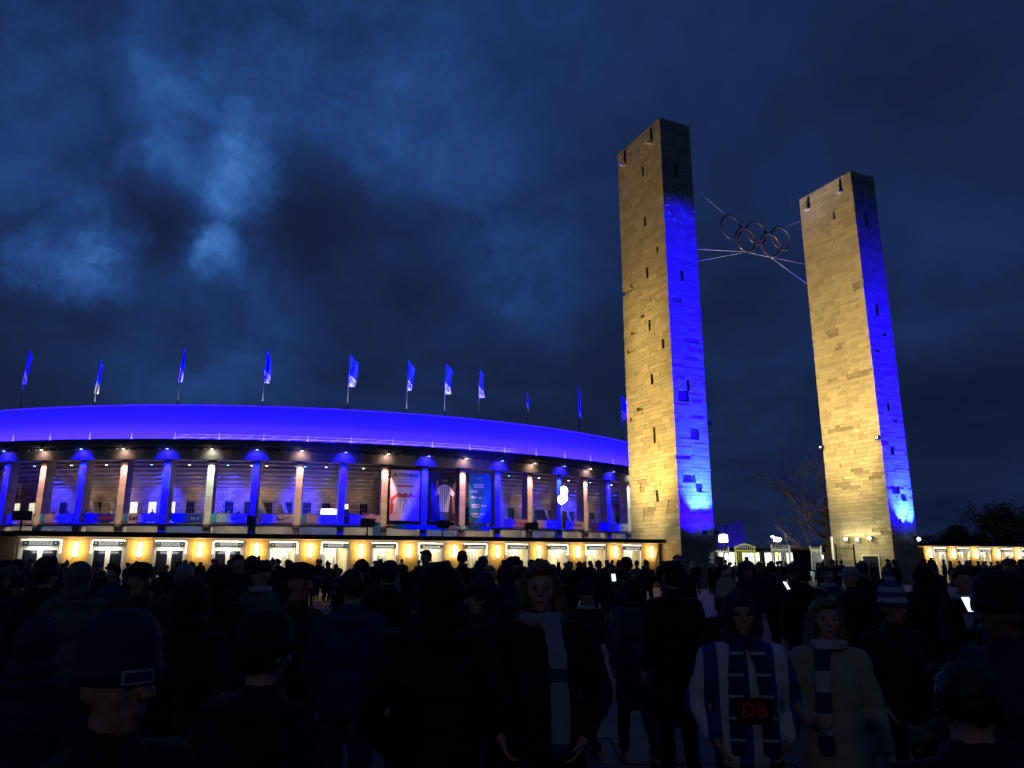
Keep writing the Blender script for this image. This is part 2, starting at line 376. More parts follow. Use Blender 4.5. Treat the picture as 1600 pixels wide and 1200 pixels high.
tw1 = tower(0, 0, 'left stone tower with a clock on its blue lit face, beside the ticket house',
      [(1.33, b, a) for a, b in [(31.3, 30.4), (22.8, 21.9), (14.4, 13.5)]], [(2.45, b, a) for a, b in SLZ],
      [(.88, 13.1, .9, .8, .4), (1.71, 10.5, .7, .6, .4), (.99, 7.3, 1.1, .75, .4), (1.8, 6.75, .6, .5, .4), (.72, 20.4, .8, .2, .12), (1.6, 17.3, .7, .2, .12), (.82, 8.8, .8, .2, .1), (1.98, 4.95, .8, .2, .1)],
      [(1.05, 24.7, .3, .35, .4), (4.7, 22.8, .5, .3, .25), (3.3, 20.0, .6, .5, .4), (4.5, 19.0, .5, .3, .2), (.9, 17.2, .4, .45, .4), (4.7, 17.6, .3, .3, .2), (4.2, 12.9, .8, .2, .35), (5.0, 12.4, .5, .2, .2),
       (4.3, 7.2, .7, .6, .05), (3.8, 5.35, .8, .5, .05), (.8, 5.3, 1.2, .9, .06)], True)
tw2 = tower(20, -.27, 'right stone tower standing past the five rings, without a clock',
      [(1.3, b, a) for a, b in [(31.3, 30.35), (22.8, 21.9), (14.4, 13.5)]], [(2.2, 31.2, 32.1)],
      [(1.84, 20.4, .6, .25, .4), (.75, 18.7, .7, .25, .4), (1.93, 12.9, .6, .5, .4), (1.15, 10.5, .6, .8, .4), (1.0, 7.25, 1.0, .8, .4), (1.85, 6.7, .6, .5, .4), (.87, 4.8, .8, .2, .2)],
      [(.83, 24.6, .4, .4, .1), (3.76, 21.2, .5, .4, .08), (3.0, 19.8, .7, .4, .1), (1.26, 17.0, .5, .4, .1), (4.3, 17.1, .7, .2, .1), (4.1, 12.7, .8, .5, .07), (2.56, 8.9, .8, .5, .08), (.5, 8.4, .8, .5, .05),
       (3.9, 7.8, .8, .5, .07), (.5, 4.15, 1.2, .4, .06), (2.0, 4.9, .7, .12, .35)], False)

# five interlocked rings on cables, in the middle plane of the gap
RG = thing('ring_emblem', 'five interlocked metal rings hanging on cables between the two towers', 'rings', g(11.8, 3, 28.9), TH)
for k, (du, dz) in enumerate([(-2.73, .02), (-1.35, -.86), (0, .02), (1.37, -.86), (2.73, .02)]):
    m_ = MB().torus((du, (0, -.09, 0, -.09, 0)[k], dz), 1.03, .105, 64, 12).build('ring', ring_p, RG, True)
def cablet(p, q, r=.015, label='', n=10, sag=.0):
    p, q = Vector(p), Vector(q); pts = [p.lerp(q, i / n) - Vector((0, 0, sag * 4 * (i / n) * (1 - i / n))) for i in range(n + 1)]
    o = MB().path([a - p for a in pts], r, 6).build('steel_cable', cable_m, None, True, p)
    return tag(o, label, 'cable', 'cables that hold the rings')
cablet(g(2.85, 5.8, 27.15), g(10.45, 3, 26.98), label='upper lit cable from the left tower down to the second ring')
cablet(g(2.85, 5.8, 25.1), g(10.45, 3, 26.95), label='lower lit cable from the left tower up to the second ring')
cablet(g(10.45, 3, 26.96), g(13.2, 3, 26.96), label='short level cable under the lower two rings')
cablet(g(13.2, 3, 26.96), g(20, 5.5, 28.4), label='upper lit cable from the fourth ring to the right tower')
cablet(g(13.2, 3, 26.94), g(20, 5.5, 26.4), label='lower lit cable from the fourth ring to the right tower')
cablet(g(2.85, 3.0, 33.2), g(8.6, 3, 29.95), .009, 'thin dark cable from the first ring up to the left tower')
cablet(g(14.9, 3, 30.0), g(20, 3, 32.6), .009, 'thin dark cable from the last ring up to the right tower')

lamp('SPOT', g(6.5, -3.5, 9), g(12, 3, 29), 22000, (.80, .74, 1), .2, 34, .6)  # unseen spot added to light the rings, no fixture
# floodlights of the towers
def floodlight(loc, rz, label, glow, group='floodlights', arm=.0, tilt=.5, cat='floodlight', pole=.0, s=1.0):
    T = thing('floodlight', label, cat, loc, rz, group)
    Mx = Matrix.Rotation(-tilt, 4, 'X')
    MB().box((0, 0, 0), (.42 * s, .16 * s, .34 * s), Mx).build('housing', black_m, T)
    p = Mx @ Vector((0, -.085 * s, 0)); (MB().ell(p, (.17 * s, .05, .13 * s), 14, 8) if 'round' in label else MB().box(p, (.30 * s, .02, .20 * s) if 'edge' not in label else (.16 * s, .02, .1 * s), Mx)).build('lens', glow, T)
    b = MB().bx(-.25 * s, -.22 * s, -.02, .02, -.3 * s, .05).bx(.22 * s, .25 * s, -.02, .02, -.3 * s, .05).bx(-.25 * s, .25 * s, -.02, .02, -.33 * s, -.3 * s)
    if pole: b.tube((0, 0, -.32 * s), (0, 0, -pole), .03, n=8)
    if arm: b.bx(-.02, .02, -.02, arm, -.34 * s, -.3 * s)
    b.build('bracket', black_m, T)
    return T
for u, v in ((1.45, -.75), (2.43, -.75)): floodlight(g(u, v, 3.66), TH + PI, 'small blue uplight %s at the foot of the left tower' % ('nearer the corner' if u < 2 else 'nearer the gate gap'), E_blue, 'uplights at the tower feet', arm=-.7, tilt=.9, s=.8)
for u, v in ((21.66, -1.0), (22.77, -1.0)): floodlight(g(u, v, 3.55), TH + PI, 'small blue uplight %s at the foot of the right tower' % ('nearer the corner' if u < 22 else 'nearer the right ticket house'), E_blue, 'uplights at the tower feet', arm=-.7, tilt=.9, s=.8)
for u0, c28 in ((0, 1), (20, 0)):
    # unseen long-throw blue beams added on the plaza side and tight accents from the foot lamps
    lamp('SPOT', g(u0 + 1.5, -15, 3.5), g(u0 + 1.43, 0, 3.5 + 15 * math.tan(R_(29.9 if c28 else 32.6))), 150000, BLUE, .25, 58.9 if c28 else 64.6, .10 if c28 else .75, .55)
    lamp('SPOT', g(u0 + 1.45, -1.1, 3.7), g(u0 + 1.3, 0, 7.8), 3600, CYAN, .08, 52, .9)
    lamp('SPOT', g(u0 + 2.3, -1.1, 3.7), g(u0 + 2.2, 0, 7.4), 3000, CYAN, .08, 46, .9)
# warm floods on the ticket house roof for the left tower, and on the left tower for the right one
lamp('SPOT', g(-15, 3.2, 4.2), g(0, 3.0, 11), 22000, WARM, .3, 66, .9, .5)
lamp('SPOT', g(-18, 3.2, 4.2), g(0, 3.0, 27), 15500, WARM, .3, 50, .9, .5)
lamp('SPOT', g(-2.6, 1.6, 3.6), g(0, 1.3, 9.0), 1700, (1, .66, .08), .1, 48, .9)
lamp('SPOT', g(-2.6, 4.4, 3.6), g(0, 4.4, 8.4), 1000, (1, .66, .08), .1, 48, .9)
lamp('SPOT', g(3.2, .2, 11.3), g(20, 3.2, 19), 30000, (1, .72, .27), .3, 95, .6, .45)
lamp('SPOT', g(9, -.5, 4.5), g(20, 2.8, 5.0), 2300, (1, .92, .48), .3, 58, .9)  # unseen fill added in the gap to lift the right tower's foot
lamp('SPOT', g(-7, .5, 3.8), g(0, 2.6, 6), 750, (1, .82, .38), .3, 70, .9)  # unseen fill added to lift the left tower's dark lower corner
for v, z in ((1.72, 3.5), (2.9, 3.44), (4.03, 3.5)):
    floodlight(g(19.6, v - .27, z), TH - PI / 2, '%s of three round lit floodlights low on the right tower' % {1.72: 'right one', 2.9: 'middle one', 4.03: 'left one'}[v], E_dot, 'floodlights low on the right tower', arm=.35, tilt=.2, s=.9)
    lamp('POINT', g(19.3, v - .27, z + .1), None, 60, (1, .85, .45), .12)
for u, v, lb in ((19.7, 5.6, 'small floodlight high on the far left edge of the right tower'), (19.7, -.2, 'small floodlight on the near corner edge of the right tower'), (3.1, .1, 'small floodlight on the gap side edge of the left tower')):
    floodlight(g(u, v, 11.4), TH - PI / 2 if u > 10 else TH + PI / 2, lb, E_dot, 'corner floodlights on the towers', arm=.3, tilt=.1, s=.9)

# ------------------------------------------------------------------ ticket houses
sc_me = {}
def letters_bars(w, h, rows, y, rnd, m, par):
    b = MB()
    for r in range(rows):
        zc = h * (.5 - (r + .5) / rows); x = -w / 2 * (1 if r else .9); hh = h / rows * .62
        while x < w / 2 * (1 if r else .9):
            ww = rnd.uniform(.025, .05)
            b.bx(x, x + ww * .5, y - .004, y, zc - hh / 2, zc + hh / 2)
            if rnd.random() < .6: b.bx(x + ww * .5, x + ww * .95, y - .004, y, zc + hh * rnd.choice([.3, 0, -.5]), zc + hh * .45)
            x += ww + .018
    return b.build('lettering', m, par)
ORD = ['first', 'second', 'third', 'fourth', 'fifth', 'sixth', 'seventh', 'eighth', 'ninth', 'tenth', 'eleventh', 'twelfth', 'thirteenth', 'fourteenth']
def ticket_house(u_first, n, v, left, label, side, end_u):
    T = thing('ticket_house', label, 'ticket house', g(u_first, v), TH)
    a = left - u_first; e = end_u - u_first
    MB().bx(a, e, -.85, 4.2, 2.97, 3.2).build('roof', black_m, T)
    MB().bx(a, e, -.75, 4.1, 2.935, 2.967).build('soffit', white_p, T)
    MB().bx(a, e, 0, .18, 2.84, 2.93).build('frieze', pier_m, T)
    MB().bx(a, e, 3.8, 4.0, 0, 2.93).build('rear_wall', white_in, T)
    for k in range(n):
        x = k * 2.88
        # pier: core and courses of stone
        pw = .61 if not (side == 'L' and k == n - 1) else .72
        p = MB().bx(x - pw + .03, x + pw - .03, .06, 3.8, 0, 2.835).build('pier', pier_m, T)
        r2 = random.Random(k + 40); z = 0
        for q in range(7):
            h = 2.835 / 7; s = r2.choice([0, 1]); cuts = [-pw, pw] if s else [-pw, r2.uniform(-.25, .25), pw]
            for c0, c1 in zip(cuts, cuts[1:]):
                if q > 2 or k < 5: link('stone_block', blk2, p, (x + c0 + .004, -.0, z + .004), 0, (c1 - c0 - .008, .06, h - .008))
            z += h
        # wall sconce
        i = (n - 1 - k) if side == 'L' else k
        s_ = thing('wall_lamp', 'glowing upright wall lamp on the %s stone pier %s the %s tower' % (ORD[i], 'left of' if side == 'L' else 'right of', 'left' if side == 'L' else 'right'), 'wall lamp', g(u_first + x, v, 2.35), TH, 'wall lamps of the ticket houses')
        MB().bx(-.07, .07, -.03, -.003, -.38, .38).build('back_plate', grey_m, s_)
        MB().cap((0, -.14, -.27), (0, -.14, .27), .10, .10, 14).build('lamp_shade', E_warm, s_, True)
        lamp('AREA', g(u_first + x, v - .40, 2.35), g(u_first + x, v, 2.35), 13, (1, .60, .15), .1, sy=.6)
        lamp('POINT', g(u_first + x, v - .35, 2.35), None, 6.5, (1, .66, .25), .1)
        if side == 'L' and k == 0: x0s = [(x - .61 - 1.85, x - .61, -1)]
        else: x0s = []
        if k < n - 1 or side == 'R': x0s.append((x + .61, x + 2.88 - .61, k))
        for xa, xb, kk in x0s:
            idx = (n - 2 - kk) if side == 'L' else k
            closed = side == 'L' and kk in (-1, 0, 1, 2)
            cx_, w = (xa + xb) / 2, xb - xa
            o = MB()
            o.bx(xa + .002, xa + .12, .1, .22, 0, 2.835).bx(xb - .12, xb - .002, .1, .22, 0, 2.835).bx(xa + .12, xb - .12, .1, .22, 2.46, 2.50)
            o.bx(cx_ - .035, cx_ + .035, .12, .2, 0, 2.46).build('door_frame', white_p, T)
            MB().bx(xa + .12, xb - .12, .14, .17, 2.5, 2.835).build('transom', white_in, T)
            bl = MB(); nb = 17
            for q in range(nb): bl.ell((xa + .14 + (w - .28) * q / (nb - 1), .02, 2.79), (.026, .024, .026), 8, 6)
            for q in range(4): bl.ell((xb - .06 if (kk % 2) else xa + .06, .06, 2.7 - q * .16), (.03, .03, .045), 8, 6)
            bl.build('bulb_string', E_bulb, T, True)
            # door leaves
            for sgn in (-1, 1):
                x0, x1 = (xa + .12, cx_ - .035) if sgn < 0 else (cx_ + .035, xb - .12)
                leaf = MB()
                leaf.bx(x0, x0 + .07, .13, .18, 0, 2.45).bx(x1 - .07, x1, .13, .18, 0, 2.45).bx(x0 + .07, x1 - .07, .13, .18, 2.30, 2.45).bx(x0 + .07, x1 - .07, .13, .18, .95, 1.03)
                opened = (not closed) and ((sgn > 0) if kk % 3 else (sgn < 0))
                if opened:
                    bars = MB()
                    for q in range(6): bars.tube((x0 + .1 + q * (x1 - x0 - .2) / 5, .8, 0), (x0 + .1 + q * (x1 - x0 - .2) / 5, .8, 2.3), .015, n=6)
                    bars.build('turnstile_bars', grey_m, T)
                    continue
                lo = leaf.build('door', white_p, T)
                MB().bx(x0 + .07, x1 - .07, .15, .156, 1.03, 2.30).build('pane', glass_d if closed else glass_c, lo)
            # sign
            sg = thing('entrance_sign', '%s entrance sign over the %s doorway %s the %s tower' % ('navy blue' if side == 'L' and kk < 5 else 'dark slate', ORD[idx], 'left of' if side == 'L' else 'right of', 'left' if side == 'L' else 'right'), 'sign', g(u_first + cx_, v - .02, 2.64), TH, 'entrance signs over the doorways')
            hw = w * .41
            MB().bx(-hw, hw, -.02, .10, -.125, .125).build('sign_box', navy if side == 'L' and kk < 5 else slate, sg)
            rw = .66 if side == 'L' and kk < 5 else .8
            pnl = MB().bx(-hw * rw, hw * rw, -.027, -.0215, -.09, .09 if kk < 5 and side == 'L' else .02).build('sign_panel', sign_w, sg)
            letters_bars(hw * 1.2, .15 if kk < 5 and side == 'L' else .06, 2 if side == 'L' and kk < 5 else 1, -.028, random.Random(kk + 3), ink, pnl)
            if side == 'L' and kk < 5:
                for sgx in (-1, 1): MB().ell((sgx * hw * .84, -.021, 0), (.045, .004, .035), 12, 6).build('badge', sign_w, sg)
            lamp('AREA', g(u_first + cx_, v - .7, 2.2), g(u_first + cx_, v, 2.66), 3.2, (1, .95, .85), .9, sy=.1)  # unseen area light added to brighten the sign
            # interior light
            MB().bx(xa + .2, xb - .2, 1.0, 1.1, 2.80, 2.86).build('ceiling_tube', E_bulb, T)
            if closed:
                MB().bx(xa, xb, .5, .52, 0, 2.8).build('lobby_dark_sheet', black_m, T)  # black sheet put in for the darkness of the unlit lobby
                lamp('AREA', g(u_first + cx_, v - .03, 2.47), g(u_first + cx_, v + .12, 1.3), 11, (1, .97, .78), .9, sy=.06)
            else:
                lamp('AREA', g(u_first + cx_, v + 2.2, 2.7), g(u_first + cx_, v + 2.3, 0), 110, (1, 1, .84), 1.2, sy=1.5)
                lamp('AREA', g(u_first + cx_, v - .03, 2.47), g(u_first + cx_, v + .12, 1.3), 8, (1, .97, .78), .9, sy=.06)
                bz = MB()
                for q in range(2 + kk % 2): bz.bx(xa + .3 + q * .5, xa + .42 + q * .5, 3.2, 3.5, 0, 1.9 + .2 * ((q + kk) % 2))
                bz.build('turnstile_column', grey_m, T)
    return T
glass_c = mat('clear_glass', (.6, .65, .62), .1, var=0, alpha=.22)
blk2 = MB().bx(0, 1, 0, 1, 0, 1).mesh('stone_block', pier_m)
THL = ticket_house(-35.66, 13, 2.0, -38.2, 'long low ticket house left of the towers with thirteen lit piers and black roof edge', 'L', -.35)
THR = ticket_house(25.7, 12, 1.0, 23.0, 'low ticket house right of the towers with lit piers running out of view', 'R', 59)
wl = thing('stone_wall', 'unlit brownish stone wall end left of the first ticket doorway', 'wall', g(-46, 1.93), TH)
MB().bx(0, 7.78, .1, 4.5, 0, 2.96).build('wall_core', stone_dark, wl)
brn = mat('brown_wall_stone', (.30, .22, .13), .85, var=.2, vscale=4, bump=.3, tint=.35)
blk3 = MB().bx(0, 1, 0, 1, 0, 1).mesh('stone_block', brn)
for q in range(8):
    x = 0; r2 = random.Random(q)
    while x < 7.7:
        w_ = min(r2.uniform(.6, 1.3), 7.78 - x); link('stone_block', blk3, wl, (x + .004, 0, q * .37 + .003), 0, (w_ - .008, .1, .362)); x += w_
MB().bx(-.2, 7.77, -.3, 4.6, 2.965, 3.19).build('coping', black_m, wl)
pp = MB().path([(0, 0, 2.85), (0, -.05, 2.6), (-.16, -.05, 2.3), (-.2, -.05, 1.9), (-.2, -.05, 0)], .05, 8).build('drain_pipe', grey_m, None, True, g(-.5, 1.9, 0))
tag(pp, 'bent drain pipe at the right end of the long ticket house', 'drain pipe')

# ------------------------------------------------------------------ stadium
CX, CY, RR = -51.416, 203.851, 97.894; A0, DA = R_(-9.1335), R_(3.57025)
def pol(a, r, z=0.0): return (r * sin(a), -r * cos(a), z)
def wpol(a, r, z=0.0): return (CX + r * sin(a), CY - r * cos(a), z)
def sweep(prof, a0, a1, n, closed=True):
    b = MB(); m = len(prof)
    vs = [pol(a0 + (a1 - a0) * i / n, r, z) for i in range(n + 1) for r, z in prof]
    fs = [(i * m + j, i * m + (j + 1) % m, (i + 1) * m + (j + 1) % m, (i + 1) * m + j) for i in range(n) for j in range(m if closed else m - 1)]
    if closed: fs += [tuple(range(m))[::-1], tuple(range(n * m, n * m + m))]
    b.add(vs, fs); return b
ST = thing('stadium', 'oval stone stadium with a blue lit roof band and a tall colonnade', 'stadium', (CX, CY, 0))
AL, AH = A0 - 5.5 * DA, A0 + 23.5 * DA
def sw(name, prof, m, a0=AL, a1=AH, n=116, parent=ST):
    o = sweep(prof, a0, a1, n).build(name, m, parent); fix(o.data); return o
sw('architrave', [(RR + .3, 15.72), (RR + .3, 17.25), (RR - 1.9, 17.25), (RR - 1.9, 15.72)], stone_s)
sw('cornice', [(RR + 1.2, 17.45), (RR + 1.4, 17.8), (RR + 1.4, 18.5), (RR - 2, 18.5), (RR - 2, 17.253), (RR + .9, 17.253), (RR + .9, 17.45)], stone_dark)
dn = MB()
nd = 29 * 5
for i in range(nd):
    a = AL + (AH - AL) * (i + .5) / nd; Mx = Matrix.Rotation(a, 4, 'Z')
    dn.box(pol(a, RR + .62, 17.13), (.55, .55, .235), Mx, random.random())
o = dn.build('dentil_row', stone_s, ST); o['kind'] = 'stuff'
sw('roof_band', [(RR - 1.0, 18.6), (RR - 2.4, 21.2), (RR - 4.4, 24.35), (RR - 4.9, 24.35), (RR - 2.9, 21.1), (RR - 1.5, 18.55)], roof_mb)
sw('roof_edge', [(RR - 4.3, 24.36), (RR - 4.3, 24.55), (RR - 5.0, 24.55), (RR - 5.0, 24.36)], stone_dark)
# gallery: deck, parapet ledge, wall, ceiling steps
sw('deck', [(RR - .1, 6.45), (RR - .1, 6.95), (RR - 7, 6.95), (RR - 7, 6.45)], stone_s)
sw('deck_ledge', [(RR + .12, 6.7), (RR + .12, 6.82), (RR - .098, 6.82), (RR - .098, 6.7)], stone_s)
sw('lower_wall', [(RR - 3.0, 0), (RR - 3.0, 6.45), (RR - 3.4, 6.45), (RR - 3.4, 0)], stone_s)
# wall with alternating piers and windows
cell = DA / 2
wi = 0; lit_cells = {}
a = A0 - 5 * DA + cell * .25; k = 0
base_ang = R_(-4.97)
i0 = int((AL - base_ang) / cell)
lit = {0: 1, 1: 1, 2: 1, 3: 1, 12: 2, -6: 1, -5: 1, 17: 2}
for i in range(i0, int((AH - base_ang) / cell)):
    c = base_ang + i * cell; hw = cell * .22
    sw('wall_pier', [(RR - 7, 6.95), (RR - 7, 12.7), (RR - 7.5, 12.7), (RR - 7.5, 6.95)], masonry_m, c + hw, c + cell - hw, 2)
    sw('lintel', [(RR - 7.004, 10.4), (RR - 7.004, 12.7), (RR - 7.5, 12.7), (RR - 7.5, 10.4)], masonry_m, c - hw, c + hw, 1)
    if not (-7 <= i <= 19): continue
    wn = link('window', None, ST, pol(c, RR - 7.2, 8.7), c)
    MB().bx(-.64, .64, .0, .03, -1.7, 1.7).build('pane', E_win if lit.get(i) == 1 else glass_d, wn)
    f = MB().bx(-.66, -.58, -.05, -.002, -1.7, 1.7).bx(.58, .66, -.05, -.002, -1.7, 1.7).bx(-.58, .58, -.05, -.002, 1.62, 1.7)
    for zq in (-.9, -.1, .75): f.bx(-.58, .58, -.04, -.002, zq, zq + .05)
    for xq in (-.2, .2): f.bx(xq - .02, xq + .02, -.04, -.003, -1.7, 1.62)
    f.build('frame', grey_m, wn)
    if lit.get(i) == 2: MB().bx(-.5, .5, -.001, .0, .8, 1.55).build('lit_pane', E_win, wn)
# stepped underside of the stand
for q in range(7):
    r0 = RR - 7.6 + q * .92; z0 = 12.6 + q * .56
    sw('stand_step', [(r0 + .92, z0), (r0 + .92, z0 + .56), (r0 + .70, z0 + .56), (r0 + .70, z0 + .22), (r0, z0 + .22), (r0, z0)], stone_s, n=60)
# pillars with courses
drum = MB().bx(-.475, .475, 0, 1.7, 0, 1).mesh('stone_block', stone_s)
PX = {}
for i in range(-5, 24):
    a = A0 + i * DA
    P = MB().bx(-.45, .45, .02, 1.68, 0, 15.72).build('pillar', stone_s, ST, loc=pol(a, RR, 0)); P.rotation_euler = (0, 0, a)
    if -2 <= i <= 18:
        z = 2.2
        rr_ = random.Random(i)
        while z < 15.7:
            h = min(rr_.choice([.8, .95, 1.1]), 15.715 - z)
            if h < .2: break
            link('stone_block', drum, P, (rr_.uniform(-.006, .006), rr_.uniform(-.01, .01), z), 0, (1, 1, h - .025)); z += h
rail_m = mat('rail_paint', (.26, .50, .50), .5, var=.1)
# posts and rails along the roof foot
for i in range(-3, 19):
    a = A0 + i * DA + R_(.5)
    P = MB().tube((0, 0, 0), (0, 0, 1.15), .06, .03).bx(-.16, .16, -.05, .05, 0, .16).build('roof_post', rail_m, ST, loc=pol(a, RR + .6, 18.5))
for zq in (.35, .75):
    pts = [pol(A0 + q * DA / 6 + R_(.5), RR + .5, 18.5 + zq) for q in range(18, 69)]
    MB().path(pts, .02, 5).build('guard_rail', rail_m, ST)
for q in range(18, 68, 3):
    pts = [pol(A0 + q * DA / 6 + R_(.5), RR + .4, 18.55), pol(A0 + (q + 1.6) * DA / 6 + R_(.5), RR + .4, 19.2)]
    MB().path(pts, .018, 5).build('brace', rail_m, ST)
# colonnade lamps
for i in range(-2, 19):
    a = A0 + i * DA; blue = i % 2 != 0
    T = thing('spotlight', '%s spotlight under the cornice above the pillar %s' % ('blue' if blue else ('greenish white' if i in (4, 16) else 'pinkish white'), {-2: 'beyond the left picture edge', -1: 'at the left picture edge', 9: 'between the two left posters', 11: 'right of the teal poster', 10: 'between the dark and teal posters', 8: 'left of the white poster'}.get(i, 'number %s from the left' % ORD[i + 1 if i + 1 < 14 else 13] if i < 13 else '%s before the left tower' % ORD[max(0, 17 - i)])), 'spotlight', wpol(a + R_(.12), RR + 1.2, 17.25), a, 'spotlights over the pillars')
    MB().tube((0, 0, -.14), (0, 0, .18), .17, .12, 12).build('housing', grey_m, T)
    MB().tube((0, 0, -.165), (0, 0, -.142), .16, n=12).build('lens', E_blue if blue else E_dot, T)
    colr = (.0028, .0, 1.0) if blue else (PALE if i in (4, 16) else PINK)
    lamp('SPOT', wpol(a, RR + 1.5, 17.0), wpol(a, RR - .1, 11.5), 85000 if blue else 8000, colr, .08, 44, .55)
    lamp('SPOT', wpol(a, RR + 1.35, 16.95), wpol(a, RR + .3, 16.0), 1500 if blue else 70, colr, .08, 110, .5)
    if not blue: lamp('SPOT', wpol(a, RR + 7, 4.0), wpol(a, RR, 9), 2000, (1, .70, .42), .2, 38, .8, .35)
    lamp('POINT', wpol(a, RR + .95, 16.75), None, 26 if blue else 30, (.1, .1, 1) if blue else (1, .8, .7), .1)  # added point in place of bounced light on the dentils
    if blue: lamp('SPOT', wpol(a, RR + 1.2, 16.6), wpol(a, RR - .1, 13.6), 1500, (.0, .36, 1), .05, 34, .9)
# gallery wall lamps: (bay, offset, colour)
for bay, off, c, pw in [(-1, .5, 'b', 1), (0, .5, 'w', 1), (1, .4, 'w', 1), (1, .95, 'b', .5), (2, .5, 'b', 1), (3, .4, 'w', 1), (3, .9, 'b', .5), (4, .3, 'b', 1), (4, .85, 'w', .8), (5, .2, 'w', .8), (5, .9, 'b', 1), (6, .6, 'w', .8),
                    (6, .1, 'b', .4), (7, .5, 'w', .7), (10, .5, 'w', .4), (11, .5, 'b', 1.1), (12, .5, 'w', .9), (12, .95, 'b', .5), (13, .6, 'w', .6), (14, .5, 'b', 1), (15, .5, 'w', .8), (16, .5, 'b', .6)]:
    a = A0 + (bay + off) * DA
    T = thing('gallery_lamp', '%s ceiling lamp in the gallery bay %s' % ('blue' if c == 'b' else 'white', ('%s from the left' % ORD[bay + 1]) if bay < 12 else '%s before the left tower' % ORD[16 - bay]), 'lamp', wpol(a, RR - 1.6, 15.25), a, 'gallery ceiling lamps')
    MB().tube((0, 0, -.06), (0, 0, .45), .15, .1, 10).build('housing', grey_m, T)
    MB().tube((0, 0, -.10), (0, 0, -.062), .15, n=10).build('lens', E_dotb if c == 'b' else E_dot, T)
    lamp('SPOT', wpol(a, RR - 1.7, 15.0), wpol(a, RR - 7, 10.0), (16000 if c == 'b' else 800) * pw, (.03, .03, 1) if c == 'b' else (1, .80, .52), .1, 58, .9)
    lamp('SPOT', wpol(a, RR - 3.0, 8.2), wpol(a, RR - 4.5, 14.5), (900 if c == 'b' else 330) * pw, (.07, .05, 1) if c == 'b' else (1, .70, .5), .3, 120, .9)
for bay in range(-2, 17):   # light of the storey under the deck
    a = A0 + (bay + .5) * DA
    lamp('AREA', wpol(a, RR - .6, 6.3), wpol(a, RR - 3, 5.6), 55, (1, .85, .75) if bay % 3 else (.3, .4, 1), 4, sy=.3)
# roof flood strip
for q in range(-4, 20, 1):
    a = A0 + (q + .5) * DA
    lamp('AREA', wpol(a, RR + 1.15, 18.62), wpol(a, RR - 2.4, 21.8), 12000, (.0105, .004, 1), 6.0, sy=.25, name='roof_flood')
# flags
fl_mb = mat('flag_blue', (.02, .06, .42), .8, var=.1); fl_w = mat('flag_white', (.7, .72, .78), .8, var=.05); pole_m = mat('pole_paint', (.10, .11, .14), .5, var=.1)
FL = [(-79.1, 118.3, 35.5, 29.4, .45, 2), (-65.4, 115.1, 33, 27.1, .4, 2), (-51.9, 114.0, 34.8, 28.8, .35, 2), (-39, 114.8, 34.5, 28.8, .6, 1), (-26.3, 117.5, 34.4, 28.8, .9, 1), (-17.3, 120.7, 34.3, 28.9, .75, 1),
      (-11.3, 123.4, 34.5, 28.9, .95, 1), (-5.7, 126.5, 34.5, 28.9, .75, 1), (2.7, 132.1, 32, 27.6, .25, 1), (12.8, 140.9, 34.7, 26.8, .22, 1), (22.8, 153.2, 35.5, 30.1, .75, 1)]
for k, (x, y, zt, zb, spread, lean) in enumerate(FL):
    z0 = 25.2
    lb = ['first', 'second', 'third', 'fourth', 'fifth', 'sixth', 'seventh', 'eighth', 'ninth', 'tenth', 'last'][k] + ' blue and white flag from the left above the stadium roof' + (', beside the tower' if k == 10 else '')
    T = thing('flagpole', lb, 'flag', (x, y, z0), math.atan2(x, y) * -1, 'flags along the stadium roof')
    h = zt - z0
    MB().tube((0, 0, -2.5), (0, 0, h), .09, .05, 8).build('pole', pole_m, T, True)
    hz = zt - zb; me_ = [MB(), MB()]
    nx, nz = 6, 16; wd = spread * 1.25
    def P_(i, j):
        t_ = i / nx; s__ = j / nz
        drop = 1.3 * t_ * (1 - s__ ** 3)
        return (t_ * wd * (1 - .25 * sin(s__ * 3 + k)) + (.22 if lean == 2 else .0) * (-s__ * 1.5 + .6) , .16 * sin(t_ * 9 + s__ * 4 + k) + .1 * sin(s__ * 7), h - .1 - s__ * (hz - .3) - drop)
    for j in range(nz):
        b = me_[0] if j < nz * .62 else me_[1]
        for i in range(nx):
            q = [P_(i, j), P_(i + 1, j), P_(i + 1, j + 1), P_(i, j + 1)]
            b.add([Vector(v) for v in q] + [Vector(v) + Vector((0, .03, 0)) for v in q], [(0, 1, 2, 3), (7, 6, 5, 4)] + [(a_, 4 + a_, 4 + (a_ + 1) % 4, (a_ + 1) % 4) for a_ in range(4)])
    me_[0].build('flag_upper', fl_mb, T); me_[1].build('flag_lower', fl_w, T)
    em = MB()
    if spread > .55:
        for i_ in range(4): p0_ = P_(1.0 + i_ * 1.1, nz * .8); em.bx(p0_[0], p0_[0] + .07, p0_[1] - .12, p0_[1] - .09, p0_[2] - .4, p0_[2] + .35)
        em.build('emblem', fl_mb, T)
lamp('AREA', wpol(R_(6), RR - 9, 26.0), wpol(R_(6), RR - 9, 32), 3800, (.85, .78, 1), 60, sy=3, name='flag_wash')  # unseen area lights added to brighten the flags
lamp('AREA', wpol(R_(22), RR - 9, 26.0), wpol(R_(22), RR - 9, 32), 2800, (.85, .78, 1), 50, sy=3, name='flag_wash')

